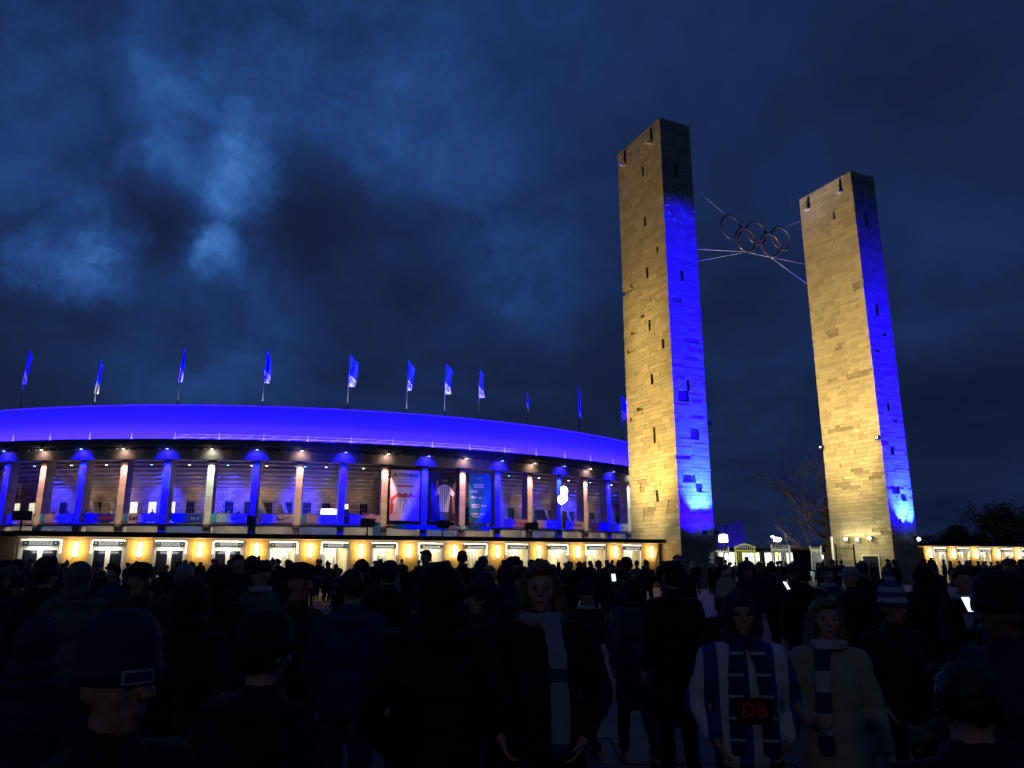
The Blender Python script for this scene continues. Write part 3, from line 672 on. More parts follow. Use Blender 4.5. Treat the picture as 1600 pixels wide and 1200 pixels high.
# banners along the parapet
ban_w = mat('banner_white', (.62, .62, .66), .6, var=.06); ban_pink = mat('banner_pink', (.62, .42, .46), .6, var=.06); ban_blue = mat('banner_blue', (.03, .05, .40), .6, var=.08); cyan_p = mat('banner_cyan', (.08, .45, .60), .6, var=.05); teal = mat('poster_teal', (.02, .22, .32), .6, var=.15, vscale=.6)
ink_p = mat('magenta_ink', (.5, .04, .16), .6, var=0)
def swoosh(b, x, z, s, y):
    top = [(-1, .1), (-.75, -.25), (-.35, -.3), (1.1, .42)]; bot = [(-.3, -.0), (-.62, .02), (-.78, .16), (-.85, .35)]
    b.poly([(x + p[0] * s, z + p[1] * s) for p in [(-1, .12), (-.8, -.2), (-.45, -.28), (1.15, .42), (-.35, -.02), (-.62, .02), (-.72, .2), (-.68, .4)]][::1], y)
BN = {-1: ('p', 'auto'), 0: ('w', 'bw'), 1: ('b', 'auto'), 2: ('w', 'bet'), 3: ('b', 'tv'), 4: ('w', 'sw'), 5: ('w', 'sw2'), 6: ('w', 'bet2'), 7: ('p', 'sw2'), 11: ('p', 'auto'), 12: ('w', 'sw'), 13: ('w', 'auto'), 14: ('b', 'auto'), 15: ('w', 'sw')}
BL = {-1: 'pink white banner with red lettering on the gallery rail at the far left', 0: 'pale gallery rail banner with blue writing, second from the left', 1: 'blue rail banner with red AUTOHERO lettering, third from the left', 2: 'pale rail banner that begins with dark letters bet, under lit windows',
      3: 'blue rail banner with pale lettering left of the greenish pillar', 4: 'pale rail banner with a swoosh right of the greenish pillar', 5: 'white rail banner with a long swoosh, fifth gap from the white poster', 6: 'pale rail banner in front of the bright screen', 7: 'pinkish rail banner with a dark swoosh left of the white poster',
      11: 'rail banner with AUTOHERO lettering right of the teal poster', 12: 'pale rail banner with a dark swoosh left of the bright mast lamp', 13: 'pale rail banner right of the bright mast lamp', 14: 'blue rail banner with lettering, two gaps from the left tower', 15: 'white rail banner with a swoosh nearest the left tower'}
for bay, (c, kd) in BN.items():
    a = A0 + (bay + .55) * DA
    T = thing('rail_banner', BL[bay], 'banner', wpol(a, RR + .06, 7.55), a, 'banners on the gallery rail')
    MB().bx(-2.05, 2.15, 0, .02, -.58, .58).build('cloth', {'w': ban_w, 'p': ban_pink, 'b': ban_blue}[c], T)
    MB().tube((-2.5, .04, .62), (2.5, .04, .62), .035).bx(-2.12, -2.06, .022, .06, -.7, .6).bx(2.16, 2.22, .022, .06, -.7, .6).build('rail', grey_m, T)
    if kd in ('auto',): link('lettering', text_mesh('AUTOHERO', .62, ink_p if c != 'w' else ink, shear=.25, bold=.01), T, (.2, -.006, 0))
    elif kd == 'bet': link('lettering', text_mesh('bet', .95, ink, bold=.015), T, (-1.2, -.006, .03))
    elif kd == 'bet2': link('lettering', text_mesh('bet', .7, navy), T, (.1, -.006, 0))
    elif kd == 'tv': link('lettering', text_mesh('tv', .8, ban_w), T, (.9, -.006, 0)); bb = MB(); bb.poly([(1.3, 0), (1.5, -.25), (2.05, .4), (1.55, -.05)], -.008); bb.build('tick_mark', ban_w, T)
    elif kd == 'bw': link('lettering', text_mesh('berlin', .6, ban_blue, shear=.2), T, (.5, -.006, 0)) if False else letters_bars(1.6, .5, 1, -.004, random.Random(4), ban_blue, T)
    else:
        bb = MB(); swoosh(bb, .7 if kd == 'sw' else .9, -.05, .8 if kd == 'sw' else 1.0, -.008); bb.build('swoosh', ban_blue if c == 'w' else ink, T)
    if bay in (0, 4, 6, 2): MB().bx(-2.75, -2.1, -.0, .03, -.58, .58).build('side_panel', cyan_p, T)
# teal rail under the posters
a = A0 + 9.5 * DA
T = thing('rail_banner', 'long teal rail banner with white HERTHA BSC letters below the three posters', 'banner', wpol(a, RR + .25, 6.6), a)
b = MB()
for q in range(24):
    aa = (q - 12) / 12 * 1.25 * DA; ab = (q - 11) / 12 * 1.25 * DA
    p0, p1 = [Vector((sin(t_) * (RR + .25), (RR + .25) * (1 - cos(t_)), 0)) for t_ in (aa, ab)]
    b.add([p0 + Vector((0, 0, -.38)), p1 + Vector((0, 0, -.38)), p1 + Vector((0, 0, .38)), p0 + Vector((0, 0, .38)), p0 + Vector((0, .03, -.38)), p1 + Vector((0, .03, -.38)), p1 + Vector((0, .03, .38)), p0 + Vector((0, .03, .38))],
          [(0, 1, 2, 3), (7, 6, 5, 4), (0, 4, 5, 1), (3, 2, 6, 7)])
b.build('cloth', teal, T); link('lettering', text_mesh('HERTHA BSC', .62, fl_w, bold=.012), T, (2.1, -.03, 0))
pb = thing('panel_column', 'small teal upright panel by the pillar left of the white poster', 'panel', wpol(A0 + 7.85 * DA, RR + .4, 5.2), A0 + 7.85 * DA)
MB().bx(-.55, .55, 0, .3, 0, 1.9).bx(-.6, .6, -.03, .33, 1.9, 2.0).build('panel_body', cyan_p, pb)
# posters
skin_p = mat('print_skin', (.30, .17, .11), .7, var=.1); red_p = mat('print_red', (.62, .05, .04), .7, var=.1); dark_p = mat('print_dark', (.02, .015, .03), .7, var=.2, vscale=.5); poster_w = mat('poster_white', (.72, .68, .72), .6, var=.04)
def poster(bay, x0, x1, label, base):
    a = A0 + (bay + .5) * DA
    T = thing('poster', label, 'poster', wpol(a, RR - .35, 11.3), a, 'large posters between the pillars')
    MB().bx(x0, x1, 0, .05, -3.75, 3.72).build('sheet', base, T)
    f = MB().tube((x0 - .02, .02, -3.8), (x1 + .02, .02, -3.8), .05).tube((x0 - .02, .02, 3.76), (x1 + .02, .02, 3.76), .05).build('batten', grey_m, T)
    return T
def jersey_fig(T, x, z, s, y, strp, head=True, wave=False, dark=False):
    b = MB(); b.poly([(x - .32 * s, z - 1.6 * s), (x + .32 * s, z - 1.6 * s), (x + .4 * s, z - .3 * s), (x + .66 * s, z - .55 * s), (x + .74 * s, z - .25 * s), (x + .42 * s, z + .18 * s), (x + .14 * s, z + .3 * s), (x - .14 * s, z + .3 * s), (x - .42 * s, z + .18 * s), (x - .74 * s, z - .25 * s), (x - .66 * s, z - .55 * s), (x - .4 * s, z - .3 * s)][::1], y)
    b.build('printed_jersey', fl_w, T)
    c = MB()
    for k in range(-2, 3): c.bx(x + k * .14 * s - .03 * s, x + k * .14 * s + .03 * s, y - .004, y, z - 1.6 * s, z + .2 * s)
    c.build('printed_stripes', strp, T)
    d = MB(); d.poly([(x + .18 * s * cos(q * PI / 8), z + .62 * s + .25 * s * sin(q * PI / 8)) for q in range(16)], y - .002); d.bx(x - .08 * s, x + .08 * s, y - .001, y + .003, z + .28 * s, z + .45 * s)
    if wave:
        d.poly([(x - .68 * s, z - .5 * s), (x - .62 * s, z + .55 * s), (x - .5 * s, z + .62 * s), (x - .46 * s, z + .5 * s), (x - .55 * s, z - .5 * s)], y - .006)
        d.poly([(x + .68 * s, z - .5 * s), (x + .56 * s, z - .55 * s), (x + .66 * s, z - 1.75 * s), (x + .78 * s, z - 1.7 * s)], y - .006)
    d.build('printed_face', skin_p, T)
    e = MB(); e.poly([(x + .185 * s * cos(q * PI / 8), z + .68 * s + .22 * s * sin(q * PI / 8)) for q in range(9)], y - .006)
    e.bx(x - .1 * s, x - .04 * s, y - .007, y - .003, z + .62 * s, z + .65 * s).bx(x + .04 * s, x + .1 * s, y - .007, y - .003, z + .62 * s, z + .65 * s)
    if wave: e.poly([(x + .16 * s * cos(PI + q * PI / 8), z + .54 * s + .17 * s * sin(PI + q * PI / 8)) for q in range(9)], y - .006)
    e.build('printed_hair', dark_p, T)
P1 = poster(8, -2.1, 2.35, 'white AUTOHERO poster with three footballers in striped shirts, leftmost of three', poster_w)
link('lettering', text_mesh('AUTOHERO', .72, ink, shear=.15, bold=.035), P1, (.15, -.008, 2.95))
w1 = letters_bars(2.5, .26, 1, 0, random.Random(1), navy, P1); w1.location = (.1, -.002, 2.3)
w2 = letters_bars(2.7, .26, 1, 0, random.Random(2), navy, P1); w2.location = (.1, -.002, 1.9)
MB().bx(-1.1, 1.3, -.006, -.001, 1.2, 1.45).build('red_bar', red_p, P1)
rb = MB(); rb.poly([(-2.09, -3.0), (-1.6, -2.6), (-1.5, -.8), (-1.0, .0), (-2.0, -.5)], -.006); rb.poly([(-2.0, -.5), (-1.0, .2), (1.9, -.0), (1.9, -.4), (-1.0, -.35)], -.005); rb.build('red_shape', red_p, P1)
for x_, y_ in ((.95, -.010), (.05, -.022), (-1.0, -.034)): jersey_fig(P1, x_ + .15, -.75, 1.2, y_, navy)
P2 = poster(9, -1.95, 1.95, 'dark poster of one bearded footballer waving, middle of three', dark_p)
jersey_fig(P2, .25, 1.1, 2.15, -.012, navy, wave=True)
MB().bx(-.45, .95, -.02, -.013, -3.7, -2.4).build('printed_shorts', navy, P2)
P3 = poster(10, -1.75, 1.95, 'teal poster with columns of white sponsor logos, rightmost of three', teal)
lg = MB(); r3 = random.Random(9)
for (x_, z_, w_, h_) in [(.0, 3.0, .7, .12), (-.2, 2.0, 1.6, .22), (-.2, 1.65, 1.6, .18), (-.9, .95, .9, .42), (-.9, .05, .9, .3), (.1, .0, .5, .3), (-.7, -1.1, 1.3, .22), (-.7, -1.45, 1.3, .2), (.7, -1.2, .8, .3), (-.8, -2.5, 1.2, .25), (.5, -2.5, .8, .25), (-.5, -2.9, 1.4, .15)]:
    x = x_ - w_ / 2
    lg = MB()
    while x < x_ + w_ / 2: ww = r3.uniform(.08, .2); lg.bx(x, x + ww, -.005, -.001, z_ - h_ / 2, z_ + h_ / 2); x += ww + .02
    lg.build('logo', fl_w, P3)
for q_ in (8.5, 9.5, 10.5): lamp('SPOT', wpol(A0 + q_ * DA, RR + 7, 5.0), wpol(A0 + q_ * DA, RR, 11.5), 1300, (1, .72, .9), .2, 46, .9, .6)  # unseen front spots added to brighten the posters
# bright screen in the gallery
T = thing('advert_screen', 'bright white lit screen on the gallery behind the rail, left of a blue pillar', 'screen', wpol(A0 + 6.72 * DA, RR - 2.2, 8.75), A0 + 6.7 * DA)
MB().bx(-1.15, 1.15, 0, .08, -.42, .42).build('housing', black_m, T); MB().bx(-1.1, 1.1, -.01, -.002, -.38, .38).build('screen', mat('screen_glow', (1, 1, 1), 1, var=0, emit=6, ecol=(.75, .88, 1)), T)
lamp('AREA', wpol(A0 + 6.72 * DA, RR - 2.1, 9.0), wpol(A0 + 6.72 * DA, RR - 7, 11), 60, (.3, .5, 1), 1.5, sy=.5)
# stairs / leaning stand piers on the gallery
for bay, off in ((0, .75), (1, .3), (5, .1), (5, .65), (13, .4), (14, .3)):
    a = A0 + (bay + off) * DA; T = link('stair_flank', None, ST, pol(a, RR - 5.6, 6.95), a)
    b = MB(); b.poly([(-.9, 3.4), (-.35, 3.4), (1.1, 0), (.4, 0)], 0, 1.2); b.build('concrete_flank', stone_s, T)
# big bright mast lamp
MU = -5.55
T = thing('lamp_mast', 'slim mast with two dazzling white floodlights before the colonnade', 'lamp mast', g(MU, 6.5), TH)
MB().tube((0, 0, 0), (0, 0, 7.0), .06, .045, 10).build('pole', grey_m, T)
for dx, dz in ((.12, 6.75), (-.1, 6.1), (.1, 6.25)):
    h_ = MB().box((dx, -.05, dz), (.5, .22, .5)).build('lamp_head', grey_m, T); MB().ell((dx, -.2, dz), (.30, .10, .32), 14, 8).build('lens', E_white, h_, True)
lamp('POINT', g(MU, 5.9, 6.4), None, 260, (.85, 1, .88), .3)
# boxes on the ticket house roof
for u, w_, lb in ((-38.2, .8, 'black speaker box on the roof edge at the far left'), (-27.4, .4, 'black box on a tall post above the fifth lit pier from the left'), (-20.8, .8, 'black loudspeaker on a stand midway along the long ticket roof'), (-16.1, .7, 'black floodlight on a stand below the dark poster'), (-10.05, .9, 'black floodlight box on the roof left of the dazzling mast')):
    T = thing('roof_speaker', lb, 'speaker', g(u, 2.4, 3.2), TH, 'black boxes on the ticket house roof')
    MB().bx(-w_ / 2, w_ / 2, -.2, .2, .55, 1.0).build('housing', black_m, T)
    MB().bx(-w_ / 2 + .05, w_ / 2 - .05, -.215, -.202, .6, .95).build('grille', stone_dark, T)
    MB().tube((0, 0, 0), (0, 0, .55), .04).tube((0, 0, 0), (-.3, 0, .02), .02).tube((0, 0, 0), (.3, 0, .02), .02).bx(-.35, .35, -.05, .05, .001, .03).build('stand', black_m, T)
    if w_ == .4: MB().tube((.26, 0, 0), (.26, 0, 2.0), .03).build('post', black_m, T)

# ------------------------------------------------------------------ behind the gate gap
T = thing('stone_pylon', 'far blue lit stone pylon seen through the gap beside the left tower', 'building', g(52.9, 60), TH)
bs = mat('pylon_stone', (.33, .32, .30), .85, var=.25, vscale=.8, bump=.3)
MB().bx(0, 1.8, 0, 9, 0, 7.45).build('lower_block', bs, T); MB().add([(1.85, -.3, 0), (5.7, -.3, 0), (5.7, 9, 0), (1.85, 9, 0), (1.85, -.3, 7.5), (5.7, -.3, 8.6), (5.7, 9, 8.6), (1.85, 9, 7.5)], [(0, 1, 5, 4), (1, 2, 6, 5), (2, 3, 7, 6), (3, 0, 4, 7), (4, 5, 6, 7), (0, 3, 2, 1)]).build('tall_block', bs, T)
lamp('SPOT', g(55.5, 52, .6), g(55.3, 60, 5), 2600, (.03, .01, 1), .3, 70, .6)
# gate fence segments, brightened by lights added in front
gate_w = mat('gate_paint', (.62, .66, .60), .5, var=.08)
def bars(u0, u1, v, z, n, label, m, arch=0, post=True):
    T = thing('bar_gate', label, 'gate', g(u0, v), TH, 'barred gates and fences between the towers')
    w = u1 - u0
    for k in range(n):
        x = w * (k + .5) / n; h = z + arch * sin(PI * (k + .5) / n)
        MB().tube((x, 0, .05), (x, 0, h), .022, n=6).build('bar', m, T)
    MB().bx(0, w, -.03, .03, .25, .31).bx(0, w, -.03, .03, z - .25, z - .19).build('crossbar', m, T)
    if post: [MB().bx(a_, b_, -.05, .05, 0, z + .15).build('post', m, T) for a_, b_ in ((-.05, -.001), (w + .001, w + .05))]
    if arch:
        MB().path([(w * q / 12, 0, z + arch * sin(PI * q / 12)) for q in range(13)], .05, 6).build('arch', yel, T)
yel = mat('yellow_paint', (.65, .60, .08), .5, var=.08)
bars(6.0, 7.8, 4.5, 2.7, 6, 'low barred gate just right of the left tower foot', gate_w)
bars(8.5, 10.4, 4.5, 2.75, 10, 'yellow arched gate with white bars in the middle of the gap', yel, .28)
bars(12.2, 14.0, 4.5, 2.85, 11, 'whitish bar gate right of the yellow arch', gate_w)
bars(16.3, 17.4, 4.5, 2.8, 8, 'narrow whitish bar gate behind the top hat wearer', gate_w)
bars(15.5, 17.4, 1.2, 2.9, 12, 'black railing standing before the lit side of the right tower', black_m)
T = thing('white_post', 'slim white post at the left corner of the right tower', 'post', g(18.4, 4.2), TH); MB().bx(-.06, .06, -.06, .06, 0, 3.6).build('shaft', white_p, T); MB().ell((0, 0, 3.65), (.1, .1, .08), 10, 6).build('finial', white_p, T)
T = thing('doorway_frame', 'low white framed doorway at the foot of the right tower', 'door', g(19.93, 1.85), TH - PI / 2)
MB().bx(-.85, -.75, -.06, .0, 0, 2.25).bx(.75, .85, -.06, 0, 0, 2.25).bx(-.75, .75, -.06, 0, 2.13, 2.25).build('frame', white_p, T); MB().bx(-.75, .75, -.03, -.01, 0, 2.13).build('door_leaf', glass_d, T)
for u_ in (6.8, 9.5, 13, 16.8): lamp('AREA', g(u_, 2.2, 3.3), g(u_, 4.6, 1.5), 36, (.95, 1, .88), 1.5, sy=.3, name='added_gate_fill')  # unseen area lights added before the gates to brighten the bars
def lantern(u, v, z, s, label, sq):
    T = thing('lamp_post', label, 'street lamp', g(u, v), TH, 'street lamps beyond the gate')
    MB().tube((0, 0, 0), (0, 0, z - s / 2), .06, .05).build('pole', black_m, T)
    if sq: MB().box((0, 0, z), (s, s, s * 1.15)).bx(-s * .3, s * .3, -s * .3, s * .3, z + s * .55, z + s * .7).build('lamp_shade', E_white2, T)
    else: MB().ell((0, 0, z), (s * .8, s * .5, s * .36), 14, 8).build('lamp_shade', E_white2, T, True)
    lamp('POINT', g(u, v - .6, z), None, 60, (1, .96, .85), .2)
E_white2 = mat('lantern_glow', (1, 1, 1), 1, var=0, emit=8, ecol=(1, .97, .92))
lantern(10.36, 8, 3.55, .5, 'square white lantern before the far blue pylon', True)
lantern(21.9, 14, 3.75, .6, 'round white street lamp above the gap, right of the yellow arch', False)
lantern(21.4, 14, 4.0, .25, 'small high lamp beside the round street lamp', False)
lantern(26.5, 2.6, 3.55, .5, 'bright lamp on the roof end right of the right tower', False)
yel_l = mat('yellow_lit_sign', (1, .8, .2), 1, var=0, emit=2, ecol=(1, .8, .25))
KB = thing('kiosk', 'low dark building with lit openings far behind the gate gap', 'building', g(20.5, 24), TH)
MB().bx(-1, 21, 0, 6, 2.75, 3.15).build('roof', black_m, KB); MB().bx(-1, 21, 5, 5.3, 0, 2.7).build('rear_wall', white_in, KB)
for q in range(7): MB().bx(-1 + q * 3.2, -.6 + q * 3.2, 0, .4, 0, 2.74).build('post', stone_dark, KB)
for q in range(6):
    MB().ell((.6 + q * 3.6, .6, 2.2 + .25 * (q % 3 == 0)), (.42 if q % 2 else .7, .12, .26), 12, 6).build('lit_panel', E_white2 if q % 3 else yel_l, KB, True) if q != 2 else None
    lamp('AREA', g(20.5 + 1 + q * 3.6, 25.5, 2.6), g(20.5 + 1 + q * 3.6, 28, 1), 200, (1, .97, .85), 2.5, sy=.4)
# ------------------------------------------------------------------ trees
def limb(b, p, d, r, ln, depth, rnd, bend=.25):
    pts = [Vector(p)]; rs = [r]; d = Vector(d).normalized(); n = 6
    for k in range(n):
        d = (d + Vector((rnd.uniform(-bend, bend), rnd.uniform(-bend, bend), rnd.uniform(-bend, bend) + .03))).normalized()
        pts.append(pts[-1] + d * ln / n); rs.append(r * (1 - .72 * (k + 1) / n))
        if depth and k > 0:
            for _ in range(2 if depth > 1 else 2):
                dd_ = (d + Vector((rnd.uniform(-1, 1), rnd.uniform(-1, 1), rnd.uniform(-.7, .9))) * .9).normalized()
                limb(b, pts[-1], dd_, rs[-1] * .6, ln * rnd.uniform(.35, .6), depth - 1, rnd, bend)
    b.path(pts, rs, 5 if depth < 2 else 8)
T = thing('bare_tree', 'leafless tree with long crooked boughs reaching out behind the right tower', 'tree', g(28.6, 14), TH); rnd = random.Random(21)
b = MB(); b.path([(0, 0, 0), (.1, 0, 2), (-.2, 0, 4), (-.1, 0, 6), (.2, .2, 9)], [.42, .36, .3, .24, .12], 10); b.build('trunk', bark, T, True)
for p, d, r, ln in [((-.1, 0, 5.2), (-1, 0, .34), .2, 8.2), ((-.2, 0, 4), (-1, 0, .12), .17, 8.6), ((-.1, 0, 3.2), (-1, .1, -.02), .13, 7.0), ((0, 0, 6), (-.7, .2, .6), .15, 5), ((.1, 0, 6), (.8, .2, .6), .15, 6), ((.2, 0, 8), (-.3, 0, 1), .1, 4)]:
    b = MB(); limb(b, p, d, r, ln, 2, rnd, .22); o = b.build('bough', bark, T, True)
lamp('POINT', g(23, 10.5, 2.6), None, 90, (1, .75, .45), .4)
for k, (px, h, dist) in enumerate([(1455, 6.5, 118), (1490, 8.5, 125), (1520, 10.5, 128), (1552, 9.5, 122), (1585, 12, 130), (1620, 11, 124), (1655, 13, 128), (1472, 7.5, 140), (1540, 11, 145)]):
    rnd = random.Random(k); x = (px - 800) / 1172.3 * dist
    T = thing('dark_tree', 'dark bushy tree on the horizon, number %s from the right tower' % ORD[k], 'tree', (x, dist, 0), rnd.random() * 6, 'dark trees beyond the right ticket house')
    MB().path([(0, 0, 0), (.1, 0, h * .3), (0, .1, h * .6)], [.35, .28, .15], 7).build('trunk', bark, T)
    cr_ = MB()
    lob = [(rnd.uniform(-.32, .32) * h, rnd.uniform(-.32, .32) * h, h * rnd.uniform(.35, .85), h * rnd.uniform(.14, .24)) for _ in range(11)]
    for lx, ly, lz, lr in lob:
        for _ in range(300):
            v = Vector((rnd.gauss(0, 1), rnd.gauss(0, 1), rnd.gauss(0, 1))).normalized() * lr * rnd.random() ** .4 * rnd.uniform(.8, 1.25) + Vector((lx, ly, lz))
            a_, b_ = [Vector((rnd.uniform(-1, 1), rnd.uniform(-1, 1), rnd.uniform(-1, 1))) * .36 for _ in range(2)]
            cr_.add([v, v + a_, v + b_], [(0, 1, 2)])
    cr_.build('crown', leafd, T)
# light stand on the right roof
T = thing('roof_stand', 'thin tripod with a small lamp on the right ticket house roof', 'tripod', g(34.6, 1.4, 3.2), TH)
MB().tube((0, 0, 0), (0, 0, .9), .03).build('pole', grey_m, T); MB().box((-.25, 0, .75), (.5, .06, .3)).build('panel', grey_m, T)
T = thing('mast', 'thin mast standing behind the right tower top', 'mast', g(19.9, 6.6), TH)
MB().tube((0, 0, 34.5), (0, 0, 36.2), .025, .015).build('rod', grey_m, T)
# ------------------------------------------------------------------ people
T = thing('plaza_lamp', 'plaza lamp mast behind the viewer', 'street lamp', (-7, -24, 0))
MB().tube((0, 0, 0), (0, 0, 8.6), .09, .06).build('pole', grey_m, T); MB().ell((0, 0, 8.7), (.35, .35, .2), 14, 8).build('lamp_shade', E_white2, T, True)
lamp('POINT', (-7, -23.6, 8.2), None, 430, (1, .88, .76), .4)
DG = bpy.context.evaluated_depsgraph_get
def fuse(b, name, voxel, m, smooth=4, ratio=None, disp=0, dscale=.15, seed=0):
    me = bpy.data.meshes.new(name); me.from_pydata(b.v, [], b.f); fix(me)
    o = bpy.data.objects.new('tmp', me); COL.objects.link(o)
    md = o.modifiers.new('r', 'REMESH'); md.mode = 'VOXEL'; md.voxel_size = voxel
    if smooth: md = o.modifiers.new('s', 'SMOOTH'); md.factor = .5; md.iterations = smooth
    if ratio: md = o.modifiers.new('d', 'DECIMATE'); md.ratio = ratio
    me2 = bpy.data.meshes.new_from_object(o.evaluated_get(DG())); bpy.data.objects.remove(o)
    if disp:
        off = Vector((seed * 3.7, 0, 0))
        for v in me2.vertices:
            p = v.co; q = Vector((p.x / dscale, p.y / dscale, p.z / dscale * 1.7)) + off
            v.co = p + v.normal * disp * (noise.noise(q) + .5 * noise.noise(q * 2.3))
    me2.materials.clear(); me2.materials.append(m); me2.polygons.foreach_set('use_smooth', [True] * len(me2.polygons)); me2.name = name
    return me2
def cloth(name, col, var=.2, rough=.9): return mat('cloth_' + name, col, rough, var=var, vscale=9, bump=.25, bscale=60)
SK = [mat('skin_%s' % n, c, .55, var=.1, vscale=12) for n, c in (('light', (.42, .25, .18)), ('tan', (.34, .19, .12)), ('dark', (.16, .09, .06)))]
PAL = {'black': (.010, .010, .012), 'navy': (.012, .018, .05), 'charcoal': (.028, .028, .032), 'blue': (.012, .022, .10), 'grey': (.10, .10, .105), 'brown': (.055, .035, .02), 'olive': (.035, .04, .02),
       'white': (.60, .60, .62), 'beige': (.34, .29, .21), 'dark red': (.09, .01, .012), 'denim': (.03, .05, .10), 'tan': (.18, .12, .07), 'pale grey': (.32, .33, .34)}
CM = {k: cloth(k.replace(' ', '_'), v) for k, v in PAL.items()}
HM = {'dark brown': mat('hair_dark_brown', (.025, .015, .009), .6, var=.3, vscale=30), 'black': mat('hair_black', (.008, .007, .007), .6, var=.3, vscale=30), 'blond': mat('hair_blond', (.30, .20, .09), .55, var=.35, vscale=30),
      'light brown': mat('hair_light_brown', (.13, .08, .04), .55, var=.35, vscale=30), 'grey': mat('hair_grey', (.22, .21, .20), .6, var=.3, vscale=30)}
shoe_m = mat('shoe_leather', (.015, .014, .013), .5, var=.2); eye_m = mat('eye_dark', (.02, .018, .016), .2, var=0); lip_m = mat('lip', (.22, .09, .08), .6, var=0)
def stripes(name, c1, c2, n, axis=2, th=.5):
    m = bpy.data.materials.new(name); m.use_nodes = True; t = m.node_tree; b = t.nodes['Principled BSDF']; b.inputs['Roughness'].default_value = .9
    tcn = t.nodes.new('ShaderNodeTexCoord'); sp = t.nodes.new('ShaderNodeSeparateXYZ'); t.links.new(tcn.outputs['Object'], sp.inputs[0])
    mu = t.nodes.new('ShaderNodeMath'); mu.operation = 'MULTIPLY'; mu.inputs[1].default_value = n; t.links.new(sp.outputs[axis], mu.inputs[0])
    fr = t.nodes.new('ShaderNodeMath'); fr.operation = 'FRACT'; t.links.new(mu.outputs[0], fr.inputs[0])
    gt = t.nodes.new('ShaderNodeMath'); gt.operation = 'GREATER_THAN'; gt.inputs[1].default_value = th; t.links.new(fr.outputs[0], gt.inputs[0])
    mx = t.nodes.new('ShaderNodeMix'); mx.data_type = 'RGBA'; t.links.new(gt.outputs[0], mx.inputs['Factor']); mx.inputs['A'].default_value = (*c1, 1); mx.inputs['B'].default_value = (*c2, 1)
    t.links.new(mx.outputs['Result'], b.inputs['Base Color']); return m
ST_bw = stripes('scarf_blue_white', (.015, .025, .10), (.34, .35, .40), 4.4)
ST_nv = stripes('scarf_navy_lines', (.012, .02, .09), (.36, .38, .44), 9, 2, .86)
ST_pl = stripes('scarf_pale', (.26, .26, .34), (.02, .03, .09), 3.1, 2, .82)
ST_bn = stripes('beanie_stripes', (.03, .06, .22), (.36, .38, .46), 14)
ST_bk = stripes('beanie_black_white', (.02, .02, .02), (.5, .5, .5), 16)
JS = stripes('jersey_stripes', (.50, .52, .58), (.03, .05, .24), 6.2, 0)

def hand(b, w, d, side, curl=.3, hi=True):
    """palm at the wrist w, pointing along d, with four fingers and a thumb"""
    d = Vector(d).normalized(); n = Vector((side, 0, 0)); n = (n - d * n.dot(d))
    if n.length < .2: n = Vector((0, -1, 0)); n = n - d * n.dot(d)
    n.normalize(); acr = d.cross(n).normalized(); w = Vector(w)
    pc = w + d * .085
    b.cap(w, w + d * .03, .028, .030, 10)
    for k in range(4): b.cap(w + d * .03 + acr * (k - 1.5) * .013, pc + acr * (k - 1.5) * .019, .017, .013, 8)
    for k, ln in enumerate((.062, .074, .080, .070)):
        p0 = pc + acr * (k - 1.5) * .021; p1 = p0 + (d * cos(curl * .6) - n * sin(curl * .6)) * ln * .5; p2 = p1 + (d * cos(curl * 2) - n * sin(curl * 2)) * ln * .55
        b.cap(p0, p1, .0098, .0092, 8); b.cap(p1, p2, .0092, .0078, 8)
    p0 = w + d * .025 + acr * .022; p1 = p0 + (d * .6 + acr * .75 - n * .3).normalized() * .045; p2 = p1 + (d * .9 + acr * .2 - n * .35).normalized() * .038
    b.cap(p0, p1, .013, .011, 8); b.cap(p1, p2, .011, .009, 8)
POSES = {
 # elbow, wrist, hand direction for right(-x) and left(+x); knees and ankles
 'stand': dict(a=[((-.25, .03, 1.14), (-.26, -.05, .90), (0, -.15, -1)), ((.25, .03, 1.14), (.26, -.06, .90), (0, -.15, -1))], l=[((-.10, -.02, .50), (-.11, .02, .09)), ((.10, -.02, .50), (.12, .02, .09))]),
 'walk': dict(a=[((-.25, .12, 1.16), (-.25, .08, .91), (0, .0, -1)), ((.25, -.06, 1.15), (.22, -.26, .97), (0, -.6, -.7))], l=[((-.09, -.20, .52), (-.09, -.26, .12)), ((.10, .05, .50), (.10, .34, .17))]),
 'walk2': dict(a=[((-.25, -.07, 1.15), (-.21, -.25, .99), (.1, -.6, -.6)), ((.25, .13, 1.16), (.26, .10, .92), (0, 0, -1))], l=[((-.09, .04, .50), (-.10, .32, .16)), ((.09, -.19, .52), (.09, -.23, .11))]),
 'pockets': dict(a=[((-.29, .07, 1.14), (-.20, -.07, .98), (.35, -.2, -.8)), ((.29, .07, 1.14), (.20, -.07, .98), (-.35, -.2, -.8))], l=[((-.12, -.02, .50), (-.14, .02, .09)), ((.12, -.03, .50), (.15, .0, .09))]),
 'phone': dict(a=[((-.25, -.06, 1.14), (-.09, -.30, 1.24), (.45, -.2, .75)), ((.25, -.06, 1.14), (.09, -.30, 1.24), (-.45, -.2, .75))], l=[((-.10, -.02, .50), (-.11, .02, .09)), ((.10, -.02, .50), (.12, .02, .09))]),
 'raise': dict(a=[((-.25, -.14, 1.46), (-.13, -.33, 1.66), (.25, -.1, 1)), ((.26, .02, 1.14), (.24, -.14, .95), (0, -.4, -1))], l=[((-.10, -.02, .50), (-.11, .02, .09)), ((.10, -.02, .50), (.12, .02, .09))]),
 'hold': dict(a=[((-.26, .0, 1.14), (-.16, -.27, 1.12), (.2, -.9, .1)), ((.25, .04, 1.14), (.27, -.04, .90), (0, -.1, -1))], l=[((-.10, -.03, .50), (-.11, .02, .09)), ((.11, -.01, .50), (.13, .04, .09))]),
}
